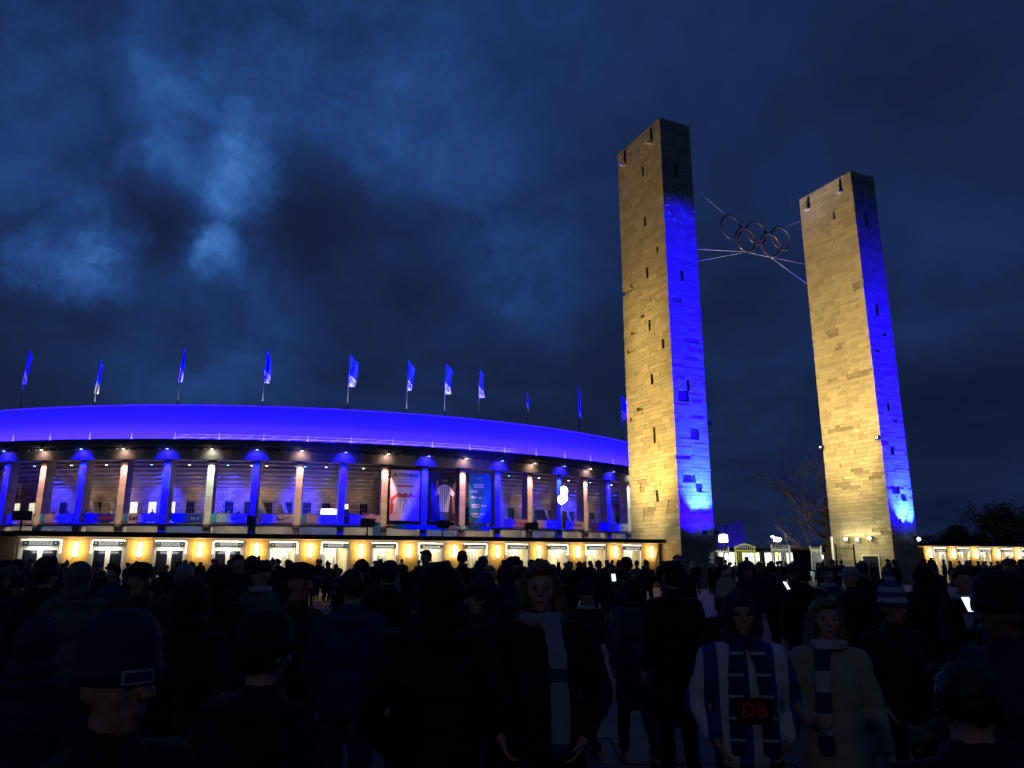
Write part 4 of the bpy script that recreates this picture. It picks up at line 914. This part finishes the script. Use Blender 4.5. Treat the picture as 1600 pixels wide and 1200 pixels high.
def body_mesh(pose, hi, slim, voxel):
    P = POSES[pose]; b = MB(); s = .88 if slim else 1
    # skull, jaw, nose, ears, brow
    b.ell((0, .008, 1.655), (.074, .094, .098), 20, 14); b.ell((0, -.028, 1.590), (.053, .056, .062), 16, 10)
    b.cap((0, -.088, 1.648), (0, -.108, 1.618), .0095, .0145, 8); b.ell((0, -.072, 1.578), (.026, .018, .012), 10, 6); b.ell((0, -.062, 1.545), (.022, .02, .018), 10, 6)
    b.cap((-.035, -.078, 1.672), (.035, -.078, 1.672), .011, .011, 8)
    for q in (-1, 1): b.ell((q * .077, .012, 1.632), (.010, .022, .032), 10, 8); b.ell((q * .042, -.062, 1.615), (.022, .02, .022), 10, 6)
    b.cap((0, .018, 1.44), (0, .006, 1.56), .060, .054, 14)
    b.ell((0, .015, 1.27), (.165 * s, .105, .19), 16, 12); b.ell((0, .0, 1.03), (.145 * s, .105, .17), 16, 12); b.ell((0, .02, .92), (.155, .115, .12), 16, 10)
    b.cap((-.15 * s, .02, 1.42), (.15 * s, .02, 1.42), .055, .055, 12)
    for q, (el, wr, hd) in zip((-1, 1), P['a']):
        sh = (q * .18 * s, .02, 1.41); el = (el[0] * (.93 if slim else 1), el[1], el[2])
        b.cap(sh, el, .052, .040, 12); b.cap(el, wr, .040, .027, 12); hand(b, wr, hd, q, 1.1 if pose in ('phone', 'hold', 'raise') else .45)
    for q, (kn, an) in zip((-1, 1), P['l']):
        b.cap((q * .09, .01, .90), kn, .083, .056, 12); b.cap(kn, an, .054, .036, 12); b.cap((an[0], an[1] + .03, .05), (an[0], an[1] - .15, .035), .038, .032, 10)
    return fuse(b, 'person', voxel, SK[0], 2 if hi else 1, .45 if hi else .3)
def jacket_mesh(pose, slim, long_, voxel, seed):
    P = POSES[pose]; b = MB(); s = .88 if slim else 1
    b.ell((0, .015, 1.25), (.205 * s, .145, .235), 18, 12); b.ell((0, .01, 1.05), (.19 * s, .148, .22), 18, 12); b.cap((-.06, .01, .92), (.06, .01, .92), .145, .145, 14)
    b.cap((-.165 * s, .02, 1.415), (.165 * s, .02, 1.415), .072, .072, 14); b.cap((0, .02, 1.42), (0, .015, 1.475), .098, .088, 14)
    if long_: b.cap((-.055, .01, .85), (-.06, .01, .62), .150, .165, 14); b.cap((.055, .01, .85), (.06, .01, .62), .150, .165, 14)
    b.ell((0, .10, 1.44), (.12, .055, .06), 12, 8)
    for q, (el, wr, hd) in zip((-1, 1), P['a']):
        el = Vector((el[0] * (.93 if slim else 1), el[1], el[2])); sh = (q * .185 * s, .02, 1.405); wr = Vector(wr)
        b.cap(sh, el, .077, .064, 12); e2 = wr - (wr - el).normalized() * .02; b.cap(el, e2, .064, .046, 12)
    return fuse(b, 'jacket', voxel, CM['black'], 3, .45, .016, .11, seed)
def trousers_mesh(pose, voxel, seed):
    P = POSES[pose]; b = MB(); b.ell((0, .018, .93), (.17, .13, .14), 16, 10)
    for q, (kn, an) in zip((-1, 1), P['l']): b.cap((q * .09, .01, .88), kn, .098, .073, 12); b.cap(kn, (an[0], an[1], an[2] + .01), .072, .058, 12)
    return fuse(b, 'trousers', voxel, CM['black'], 3, .45, .012, .09, seed)
def shoes_mesh(pose):
    out = []
    for kn, an in POSES[pose]['l']:
        b = MB(); lift = an[2] - .09
        b.cap((an[0], an[1] + .035, .052 + lift), (an[0], an[1] - .15, .040 + lift), .047, .040, 12); b.cap((an[0], an[1], .06 + lift), (an[0], an[1], .13 + lift), .050, .052, 12)
        out.append(fuse(b, 'shoe', .014, shoe_m, 1, .5))
    return out
def hat_meshes():
    D = {}
    D['beanie'] = MB().lathe([(.001, .132), (.03, .129), (.056, .118), (.076, .097), (.088, .066), (.092, .03), (.093, .004), (.098, .0), (.100, -.02), (.098, -.044), (.088, -.047)], (0, .008, 1.690), 28, 1, 1.15)
    b = MB().lathe([(.001, .132), (.03, .129), (.056, .118), (.076, .097), (.088, .066), (.092, .03), (.093, .004), (.098, .0), (.100, -.02), (.098, -.044), (.088, -.047)], (0, .008, 1.690), 28, 1, 1.15)
    b.ell((0, .01, 1.845), (.038, .038, .036), 14, 10); D['pompom beanie'] = b
    b = MB().lathe([(.001, .085), (.04, .082), (.075, .064), (.094, .02), (.097, -.02), (.090, -.022)], (0, .01, 1.700), 24, 1, 1.15)
    b.add([(-.075, -.085, 1.688), (.075, -.085, 1.688), (.06, -.175, 1.668), (.0, -.195, 1.664), (-.06, -.175, 1.668), (-.075, -.085, 1.698), (.075, -.085, 1.698), (.06, -.172, 1.677), (0, -.192, 1.673), (-.06, -.172, 1.677)], [(0, 1, 2, 3, 4), (9, 8, 7, 6, 5), (0, 5, 6, 1), (1, 6, 7, 2), (2, 7, 8, 3), (3, 8, 9, 4), (4, 9, 5, 0)]); D['cap'] = b
    D['top hat'] = MB().lathe([(.001, .24), (.105, .24), (.108, .23), (.100, .12), (.098, .0), (.15, .005), (.155, .0), (.15, -.008), (.09, -.01)], (0, .008, 1.700), 28, 1, 1.12)
    out = {k: v.mesh(k.replace(' ', '_'), CM['navy'], True) for k, v in D.items()}
    for m in out.values(): fix(m)
    b = MB(); b.ell((0, .035, 1.645), (.108, .118, .135), 18, 12); b.ell((0, .05, 1.52), (.125, .10, .08), 16, 10); b.cap((-.07, -.02, 1.53), (0, -.07, 1.76), .028, .022, 8); b.cap((.07, -.02, 1.53), (0, -.07, 1.76), .028, .022, 8)
    out['hood'] = fuse(b, 'hood', .012, CM['black'], 4, .5, .008, .06, 3)
    b = MB(); b.ell((0, .025, 1.672), (.084, .092, .098), 18, 12); b.cap((-.05, -.066, 1.725), (.05, -.066, 1.725), .022, .022, 8); b.cap((-.074, .02, 1.64), (-.072, .03, 1.60), .02, .015, 8); b.cap((.074, .02, 1.64), (.072, .03, 1.60), .02, .015, 8)
    out['short hair'] = fuse(b, 'hair', .009, HM['dark brown'], 1, .5, .010, .018, 1)
    b = MB(); b.ell((0, .028, 1.668), (.090, .096, .104), 18, 12); b.cap((-.06, -.062, 1.715), (.045, -.070, 1.735), .022, .02, 8)
    for q in (-1, 1): b.cap((q * .075, .01, 1.66), (q * .10, .02, 1.44), .030, .034, 10); b.cap((q * .10, .02, 1.44), (q * .12, -.06, 1.26), .036, .012, 10); b.cap((q * .08, .05, 1.6), (q * .13, .07, 1.30), .04, .016, 10)
    b.cap((0, .08, 1.62), (0, .12, 1.34), .075, .04, 12)
    out['long hair'] = fuse(b, 'hair', .010, HM['light brown'], 2, .6, .014, .022, 2)
    return out
HATS = hat_meshes()
def scarf_mesh(tails):
    b = MB(); b.torus((0, .012, 1.495), .080, .034, 24, 10, 'z', 1.05)
    if tails:
        for q in ((-1, 1) if tails is True else (1,)):
            for (x0, y0, z0), (x1, y1, z1) in zip([(.05, -.085, 1.48), (.075, -.140, 1.37), (.085, -.165, 1.22), (.09, -.168, 1.05)], [(.075, -.140, 1.37), (.085, -.165, 1.22), (.09, -.168, 1.05), (.085, -.165, .92)]):
                for w_ in (-.034, -.017, 0, .017, .034): b.cap((q * (x0 + w_), y0, z0), (q * (x1 + w_), y1, z1), .013, .013, 8)
    me = fuse(b, 'scarf', .012, ST_bw, 2, .5, .006, .04, 5); return me
SCARF = {True: scarf_mesh(True), False: scarf_mesh(False), 'one': scarf_mesh('one')}
eyes_me = MB(); [eyes_me.ell((q * .031, -.083, 1.645), (.012, .006, .006), 10, 6) for q in (-1, 1)]
EYE = MB().ell((0, 0, 0), (.012, .006, .006), 10, 6).mesh('eye', eye_m, True)
MOUTH = MB().ell((0, -.0855, 1.578), (.021, .006, .005), 10, 6).mesh('mouth', lip_m, True)
CACHE = {}
def variant(pose, slim, hi):
    k = (pose, slim, hi)
    if k not in CACHE:
        v = .0105 if hi else .019; sd = len(CACHE)
        CACHE[k] = dict(body=body_mesh(pose, hi, slim, v), jacket=jacket_mesh(pose, slim, False, .018 if hi else .027, sd), coat=jacket_mesh(pose, slim, True, .018 if hi else .027, sd + 9), trousers=trousers_mesh(pose, .02 if hi else .03, sd), shoes=shoes_mesh(pose))
    return CACHE[k]
def setm(o, m):
    if o.data.materials[0] is m: return
    o.material_slots[0].link = 'OBJECT'; o.material_slots[0].material = m
NP = [0]
def person(x, y, H, rz, pose='stand', slim=False, hi=False, jacket='black', coat=False, trousers='black', head='short hair', hcol=None, scarf=None, skin=0, label=None, z=0, wide=1.0, group='people in the crowd on the plaza', lean=0):
    V = variant(pose, slim, hi); NP[0] += 1
    top = {'beanie': 1.815, 'pompom beanie': 1.875, 'cap': 1.785, 'top hat': 1.94, 'hood': 1.775}.get(head, 1.765)
    s = H / top
    o = link('person', V['body'], None, (x, y, z), rz, (s * wide, s * wide, s)); setm(o, SK[skin]); o.rotation_euler = (lean, 0, rz)
    c = link('coat' if coat else 'jacket', V['coat' if coat else 'jacket'], o); setm(c, CM[jacket] if isinstance(jacket, str) else jacket)
    c = link('trousers', V['trousers'], o); setm(c, CM[trousers]); [link('shoe', q_, o) for q_ in V['shoes']]
    if head: 
        c = link({'short hair': 'hair', 'long hair': 'hair'}.get(head, head.replace(' ', '_')), HATS[head], o)
        if hcol is None: hcol = 'dark brown' if 'hair' in head else 'black'
        setm(c, HM[hcol] if 'hair' in head else (CM[hcol] if isinstance(hcol, str) else hcol))
        if hi and head in ('beanie', 'cap', 'pompom beanie', 'top hat') : c2 = link('hair', HATS['short hair'], o, (0, .006, -.012), 0, (.93, .93, 1))
    if scarf is not None: c = link('scarf', SCARF['one' if scarf == 'pale' else scarf in ('tails', 'navy')], o); setm(c, {'pale': ST_pl, 'navy': ST_nv}.get(scarf, ST_bw))
    if hi:
        for q in (-1, 1): link('eye', EYE, o, (q * .031, -.0835, 1.643))
        link('mouth', MOUTH, o)
    tag(o, label, 'person', group); return o
LAND = [(68, 'the first ticket doorway from the left'), (118, 'the first wall lamp from the left'), (168, 'the second doorway from the left'), (218, 'the second wall lamp from the left'), (266, 'the third doorway from the left'), (313, 'the third wall lamp from the left'),
        (358, 'the fourth doorway from the left'), (403, 'the fourth wall lamp from the left'), (445, 'the fifth doorway from the left'), (486, 'the fifth wall lamp from the left'), (525, 'the sixth doorway from the left'), (564, 'the sixth wall lamp from the left'),
        (602, 'the doorway left of the white poster'), (640, 'the wall lamp under the white poster'), (674, 'the doorway under the dark poster'), (709, 'the wall lamp under the teal poster'), (742, 'the doorway under the teal poster'), (776, 'the wall lamp right of the posters'),
        (808, 'the third doorway before the left tower'), (840, 'the wall lamp left of the bright mast'), (872, 'the doorway under the bright mast'), (902, 'the wall lamp right of the bright mast'), (932, 'the doorway two before the left tower'), (961, 'the second wall lamp left of the tower'),
        (993, 'the doorway nearest the left tower'), (1024, 'the wall lamp beside the left tower'), (1060, 'the corner of the left tower'), (1095, 'the blue face of the left tower'), (1130, 'the square white lantern'), (1165, 'the yellow gate arch'), (1215, 'the white bar gate'), (1260, 'the narrow gate in the gap'),
        (1300, 'the left edge of the right tower'), (1350, 'the round floodlights on the right tower'), (1390, 'the corner of the right tower'), (1425, 'the blue face of the right tower'), (1456, 'the first lamp right of the right tower'), (1500, 'the second lamp right of the right tower'), (1530, 'the third lamp right of the right tower'), (1565, 'the fourth lamp right of the right tower'), (1610, 'the right picture edge'), (-20, 'the unlit wall at the left picture edge')]
def land(x, y):
    px = 800 + 1172.3 * x / max(y * cos(R_(13.23)), .1)
    return min(LAND, key=lambda t: abs(t[0] - px))[1]
def at(px, dist): yy = dist; return (px - 800) / 1172.3 * yy * .9735, yy
taken = []
def P(px, dist, H, face, label, **k):
    """a person standing dist metres out, seen at photo column px; face 0 = towards the camera, 180 = away, 90 = to the right"""
    x, y = at(px, dist); taken.append((x, y, .33)); rz = R_(face) - math.atan2(x, y) * (0 if face == 0 else 0)
    return person(x, y, H, R_(face), label=label, hi=dist < 9.5, **k)
navyB = CM['navy']
p = P(207, 1.85, 1.685, 62, 'man very near at lower left in a dark blue knit cap with a pale patch', pose='pockets', jacket='black', head='beanie', hcol='navy', skin=1)
pt = MB(); 
for j in range(5):
    for q in range(8):
        pass
def patch_on(o, ang, z0, z1, half, rx, ry, cy, m, name):
    b = MB(); n = 8
    for i in range(n):
        a0, a1 = ang - half + 2 * half * i / n, ang - half + 2 * half * (i + 1) / n
        q = [(rx * sin(a) , cy - ry * cos(a)) for a in (a0, a1)]
        b.add([(q[0][0], q[0][1], z0), (q[1][0], q[1][1], z0), (q[1][0] * 1, q[1][1], z1), (q[0][0], q[0][1], z1)], [(0, 1, 2, 3)])
    return b.build(name, m, o)
patch_on(p, R_(-16), 1.650, 1.684, .33, .1125, .1285, .008, CM['pale grey'], 'cap_patch')
patch_on(p, R_(-16), 1.6560, 1.6775, .27, .1138, .1298, .008, CM['blue'], 'patch_field')
p = P(846, 4.0, 1.80, -4, 'person with light brown hair in a long black coat and blue white scarf', pose='pockets', jacket='black', coat=True, trousers='black', head='long hair', hcol='light brown', scarf='pale', lean=.06)
P(682, 3.75, 1.79, 205, 'broad person in a black hooded parka seen from behind', pose='pockets', jacket='black', coat=True, head='hood', hcol='black', wide=1.12)
P(470, 5.3, 1.79, 60, 'man in a dark flat cap and brownish jacket at left of centre', pose='stand', jacket='brown', head='cap', hcol='black', skin=1)
P(425, 2.9, 1.62, 150, 'big dark figure bent low in the near crowd left of centre', pose='pockets', jacket='black', coat=True, head='beanie', hcol='black', wide=1.15)
P(553, 5.2, 1.74, 175, 'person with brown hair in a blue jacket seen from behind', pose='stand', jacket='blue', trousers='denim', head='short hair', hcol='dark brown')
P(915, 8.2, 1.60, 20, 'woman in a dark cap and black jacket with a pale shoulder bag', pose='walk', slim=True, jacket='charcoal', head='beanie', hcol='navy', scarf='loop')
P(987, 7.6, 1.64, 185, 'hooded person in bluish denim jacket walking away right of centre', pose='walk2', slim=True, jacket='denim', trousers='navy', head='hood', hcol='black', coat=True)
P(1048, 6.7, 1.80, 195, 'tall man in black with a black cap before the left tower', pose='stand', jacket='black', coat=True, head='cap', hcol='black')
p = P(1152, 4.25, 1.64, -6, 'supporter in white jersey and navy scarf with a red DB panel', pose='pockets', jacket=JS, head='hood', hcol='navy', scarf='navy', skin=1, wide=.98)
sp = MB().bx(-.10, .10, -.214, -.206, 1.085, 1.215).build('sponsor_panel', CM['dark red'], p)
MB().bx(-.085, .085, -.2175, -.2145, 1.098, 1.202).build('panel_field', CM['black'], sp)
link('lettering', text_mesh('DB', .11, ink_r, depth=.001, bold=.003), sp, (0, -.2195, 1.150))
MB().bx(-.165, -.11, -.185, -.178, .95, 1.30).bx(.11, .165, -.185, -.178, .95, 1.30) if False else None
P(1132, 6.3, 1.72, 170, 'woman with a pale blond pompom cap behind the DB jersey', pose='stand', slim=True, jacket='black', head='pompom beanie', hcol='beige')
p = P(1282, 4.3, 1.60, -10, 'woman with long light brown hair, beige coat and white scarf', pose='hold', slim=True, jacket='beige', coat=True, trousers='navy', head='long hair', hcol='light brown')
c = link('scarf', SCARF['one'], p); c.scale = (-1, 1, 1); setm(c, ST_bw)
P(1253, 9.4, 1.92, 180, 'person in a tall black top hat and dark coat, seen from behind', pose='stand', jacket='black', coat=True, head='top hat', hcol='black')
P(1388, 5.2, 1.71, 8, 'man in a blue and white striped pompom cap and black jacket', pose='pockets', jacket='black', head='pompom beanie', hcol=ST_bn, skin=1)
P(1552, 3.3, 1.755, -80, 'big person in a dark cap and navy jacket at the right edge, facing left', pose='hold', jacket='navy', head='beanie', hcol='black', skin=2, wide=1.1)
P(1482, 2.15, 1.535, 170, 'short person very near at lower right with black hair', pose='pockets', jacket='black', head='short hair', hcol='black', wide=1.1)
P(1292, 11, 1.72, 10, 'person in a cream jacket with a striped scarf before the right tower', pose='hold', jacket='beige', head='short hair', scarf='tails')
P(1326, 9.6, 1.73, -70, 'person in a pale grey cap and dark coat before the right tower', pose='stand', jacket='black', coat=True, head='cap', hcol='pale grey')
P(764, 9.4, 1.74, 0, 'person in a tan hooded top with hands raised to the face', pose='phone', jacket='tan', head='short hair', hcol='blond')
P(803, 8.6, 1.84, 30, 'person in a blue raised hood below the teal poster', pose='pockets', jacket='navy', head='hood', hcol='navy')
P(1059, 14, 1.90, 180, 'person in a black and white striped knit cap by the tower corner', pose='stand', jacket='black', head='beanie', hcol=ST_bk)
P(665, 13.4, 1.98, -20, 'tall man with short dark hair standing out above the crowd below the dark poster', pose='stand', jacket='black', head='short hair', hcol='black')
P(722, 14.6, 1.98, 190, 'tall man seen from behind above the crowd below the teal poster', pose='stand', jacket='black', head='short hair', hcol='black')
P(20, 10.2, 1.74, 175, 'person in a grey knit cap near the left picture edge', pose='stand', jacket='charcoal', head='beanie', hcol='grey')
P(75, 7.2, 1.83, 160, 'person in a wide dark knit cap near the first doorway', pose='pockets', jacket='black', head='beanie', hcol='charcoal')
P(128, 6.6, 1.79, 190, 'person in a grey fur edged hood near the first wall lamp', pose='stand', jacket='grey', head='hood', hcol='grey', coat=True)
P(222, 6.0, 1.79, 40, 'man in a black cap with a brown jacket in the left crowd', pose='phone', jacket='brown', head='cap', hcol='black', skin=1)
P(290, 7.4, 1.77, 200, 'person with curly grey hair in the left crowd', pose='stand', jacket='charcoal', head='short hair', hcol='grey')
P(345, 6.4, 1.76, 170, 'person in a dark hood below the fourth doorway', pose='pockets', jacket='black', coat=True, head='hood')
P(372, 10.6, 1.88, 20, 'tall person with bushy dark hair below the fourth doorway', pose='stand', jacket='black', head='short hair', hcol='black')
P(398, 11.4, 1.87, 150, 'tall person in an olive hood below the fourth wall lamp', pose='pockets', jacket='olive', head='hood', hcol='olive')
P(80, 3.6, 1.55, 185, 'short dark person near the lower left corner', pose='stand', jacket='navy', head='hood', hcol='navy', coat=True)
P(310, 4.4, 1.70, 165, 'dark person in a raised hood just right of the patched cap man', pose='pockets', jacket='black', head='hood', coat=True)
P(610, 8.8, 1.80, 170, 'slim person in black with hands down left of the hooded parka', pose='walk', jacket='black', head='beanie', hcol='navy')
P(1205, 16, 1.74, 175, 'person in a navy jacket walking alone towards the gap', pose='walk', jacket='navy', head='short hair')
P(1185, 21, 1.75, 180, 'person walking towards the yellow gate arch', pose='walk2', jacket='charcoal', head='beanie', hcol='black')
P(1500, 7.0, 1.74, 0, 'person with a lit phone and pale scarf near the right edge', pose='phone', jacket='black', head='short hair', scarf='tails', slim=True)
P(1440, 8.5, 1.76, 150, 'person in a black jacket and hood below the first lamp right of the tower', pose='stand', jacket='black', head='hood')
P(1590, 6.0, 1.72, -30, 'person cut by the right picture edge wearing a dark coat', pose='pockets', jacket='charcoal', coat=True, head='short hair')
P(745, 6.2, 1.62, 15, 'shorter person in dark clothes between the parka and the scarf wearer', pose='walk2', slim=True, jacket='charcoal', head='cap', hcol='black')
P(1345, 12, 1.78, 180, 'man with short hair in black before the round floodlights', pose='stand', jacket='black', head='short hair')
for k_, (px_, d_, jk_, hd_, hc_, lb_) in enumerate([(905, 27, 'black', 'hood', 'black', 'person in a pointed black hood by the wall lamp right of the bright mast'), (922, 33, 'navy', 'short hair', 'black', 'bareheaded person in navy close to the doorway two before the left tower'), (935, 22, 'charcoal', 'beanie', 'black', 'person in charcoal with black knit cap below the doorway two before the tower'),
        (948, 30, 'brown', 'short hair', 'light brown', 'person in brown below the second wall lamp left of the tower'), (968, 25, 'black', 'beanie', 'navy', 'person in black with navy knit cap left of the last doorway'), (890, 20, 'black', 'short hair', 'dark brown', 'bareheaded person in black directly below the bright mast'),
        (1010, 29, 'black', 'beanie', 'black', 'person in black between the last doorway and the last wall lamp')]):
    P(px_, d_, 1.76 + .02 * (k_ % 4), [180, 20, 170, -30, 190, 10, 160][k_], lb_, pose=['stand', 'pockets', 'stand', 'phone', 'stand', 'walk', 'pockets'][k_], jacket=jk_, head=hd_, hcol=hc_, wide=1.08)
# the rest of the crowd
rnd = random.Random(99)
HD = [('short hair', None)] * 4 + [('beanie', None)] * 5 + [('cap', None)] * 2 + [('hood', None)] * 4 + [('pompom beanie', None)] + [('long hair', None)] * 2
JK = ['black'] * 8 + ['navy'] * 4 + ['charcoal'] * 4 + ['brown', 'olive', 'grey', 'blue', 'tan', 'dark red', 'denim', 'pale grey']
seen_l = {}
tries = 0; cnt = 0
lands_used = {}
while cnt < 242 and tries < 60000:
    tries += 1
    if cnt < 168: # the dense back rows before the doors
        u = rnd.uniform(-40, 45); v = 1.2 - abs(rnd.gauss(0, 1)) * 7 - .9
        if 3 < u < 20: v += rnd.uniform(0, 9)
        q = G0 + DU * u + DV * v; x, y = q.x, q.y
    else:
        y = rnd.uniform(6.5, 34); x = rnd.uniform(-.72, .72) * y
    if abs(x) > .74 * y + .5 or y < 6: continue
    u, v = to_g(x, y)
    if v > .7 and not (3.6 < u < 18.5 and v < 9 and abs(v - 4.5) > .6): continue
    if -.8 < u < 3.5 and v > -1: continue
    if 19 < u < 23.4 and v > -1: continue
    if v > -.3 and u > 23: continue
    px = 800 + 1172.3 * x / (y * .9735)
    if (1180 < px < 1212 and 7 < y < 30) or (612 < px < 640 and 9 < y < 26 and rnd.random() < .8): continue
    if any((x - a) ** 2 + (y - b) ** 2 < (.62 + .01 * y) ** 2 for a, b, _ in taken): continue
    taken.append((x, y, .3)); cnt += 1
    hd, _ = rnd.choice(HD); jk = rnd.choice(JK); slim = rnd.random() < .4 or hd == 'long hair'
    pose = rnd.choice(['stand', 'stand', 'pockets', 'walk', 'walk2', 'phone', 'hold', 'pockets', 'raise' if cnt % 9 == 0 else 'stand'])
    H = rnd.gauss(1.70 if slim else 1.80, .055) + (.05 if hd == 'pompom beanie' else 0); H = max(1.55, min(1.97, H))
    away = rnd.random() < .5; face = (180 if away else 0) + rnd.uniform(-55, 55)
    hc = rnd.choice(['black', 'dark brown', 'light brown', 'blond', 'grey']) if 'hair' in hd else rnd.choice(['black', 'black', 'navy', 'charcoal', 'grey', 'blue'])
    if hd == 'hood': hc = jk
    row = 'front' if y < 12 else 'middle' if v < -9 else 'back'
    ht = {'short hair': 'short %s hair' % hc, 'long hair': 'long %s hair' % hc}.get(hd, '%s %s' % (hc, hd))
    ld = land(x, y).replace(' from the left', '').replace('of the ', 'of ').replace('the ', '').replace('in gap', '').strip(); act = {'walk': 'walking', 'walk2': 'walking', 'phone': 'holding a phone', 'raise': 'one arm raised', 'pockets': 'hands in pockets', 'stand': 'standing', 'hold': 'one hand forward'}[pose]
    tr = rnd.choice(['black', 'navy', 'denim', 'charcoal']); lng = rnd.random() < .35
    jc = '%s %s' % (jk, 'coat' if lng else 'jacket'); fc = 'facing away' if away else 'facing us'
    opts = ['person, %s, %s, %s, %s row, before %s' % (jc, ht, fc, row, ld), 'person, %s, %s, %s, before %s' % (jc, ht, act, ld), 'person, %s, %s trousers, %s, before %s' % (jc, tr, ht, ld),
            'person, %s, %s, %s, before %s' % (jc, ht, fc, ld), '%s person, %s, %s, before %s' % ('slim' if slim else 'broad', jc, ht, ld), 'person, %s, %s, before %s' % (jc, ht, ld)]
    opts = [o_ for o_ in opts if len(o_.split()) <= 16]
    lb = next((o_ for o_ in opts if o_ not in seen_l), opts[-1] if opts else ' '.join(ht.split())); seen_l[lb] = 1
    person(x, y, H, R_(face), pose, slim, False, jk, lng, tr, hd, hc, rnd.choice([None, None, None, 'loop', 'tails']), rnd.choice([0, 0, 1, 2]), lb)
# spectators on the gallery
for k, (bay, off) in enumerate([(-1, .2), (-1, .45), (-1, .7), (0, .3), (0, .6), (0, .72), (1, .12), (1, .5), (2, .35), (2, .7), (3, .1), (4, .15), (4, .3), (4, .42), (4, .62), (5, .8), (6, .25), (7, .2), (7, .35), (7, .55), (7, .62), (7, .75), (7, .88), (11, .6), (11, .7), (12, .1), (12, .75), (13, .8), (14, .5), (14, .6), (15, .45)]):
    a = A0 + (bay + off) * DA; x, y, _ = wpol(a, RR - .8 - (k % 3) * .5)
    jk = 'white' if k == 30 else ['black', 'navy', 'charcoal', 'brown', 'olive', 'grey', 'blue', 'tan', 'dark red', 'denim', 'pale grey'][k % 11]; dr = 'short hair' if k % 3 else 'beanie'
    person(x, y, 1.72 + (k % 5) * .03, a + R_(20 * (k % 4 - 1)), ['stand', 'hold', 'pockets'][k % 3], k % 2 == 0, False, jk, False, 'black', dr, None, None, 0,
           'spectator in %s, %s, by the gallery rail %s' % (jk, 'bareheaded' if k % 3 else 'capped', ('in %s gap from the left' % ORD[bay + 1]) if bay < 8 else 'in %s gap before the tower' % ORD[16 - bay]), z=6.95, group='spectators on the gallery')
# phones with lit screens, each held up by someone
ph = MB().bx(-.037, .037, 0, .008, -.075, .075).mesh('phone_body', black_m); phs = MB().bx(-.033, .033, -.002, -.0005, -.07, .07).mesh('screen', E_phone)
for k, (px, d, z, lb) in enumerate([(302, 9.3, 1.46, 'lit phone held low in the left crowd below the third wall lamp'), (1504, 6.75, 1.43, 'lit phone of the person near the right edge'), (1226, 12, 1.42, 'lit phone glinting left of the top hat wearer'), (716, 12.4, 1.5, 'lit phone low in the crowd below the teal poster'), (958, 13, 1.52, 'lit phone in the crowd before the second doorway from the tower')]):
    x, y = at(px, d); T = thing('phone', lb, 'phone', (x, y, z), R_(20 + 40 * k), 'lit phones in the crowd'); T.rotation_euler = (R_(-35), 0, R_(30 * (k % 3 - 1)))
    link('phone_body', ph, T); link('screen', phs, T)
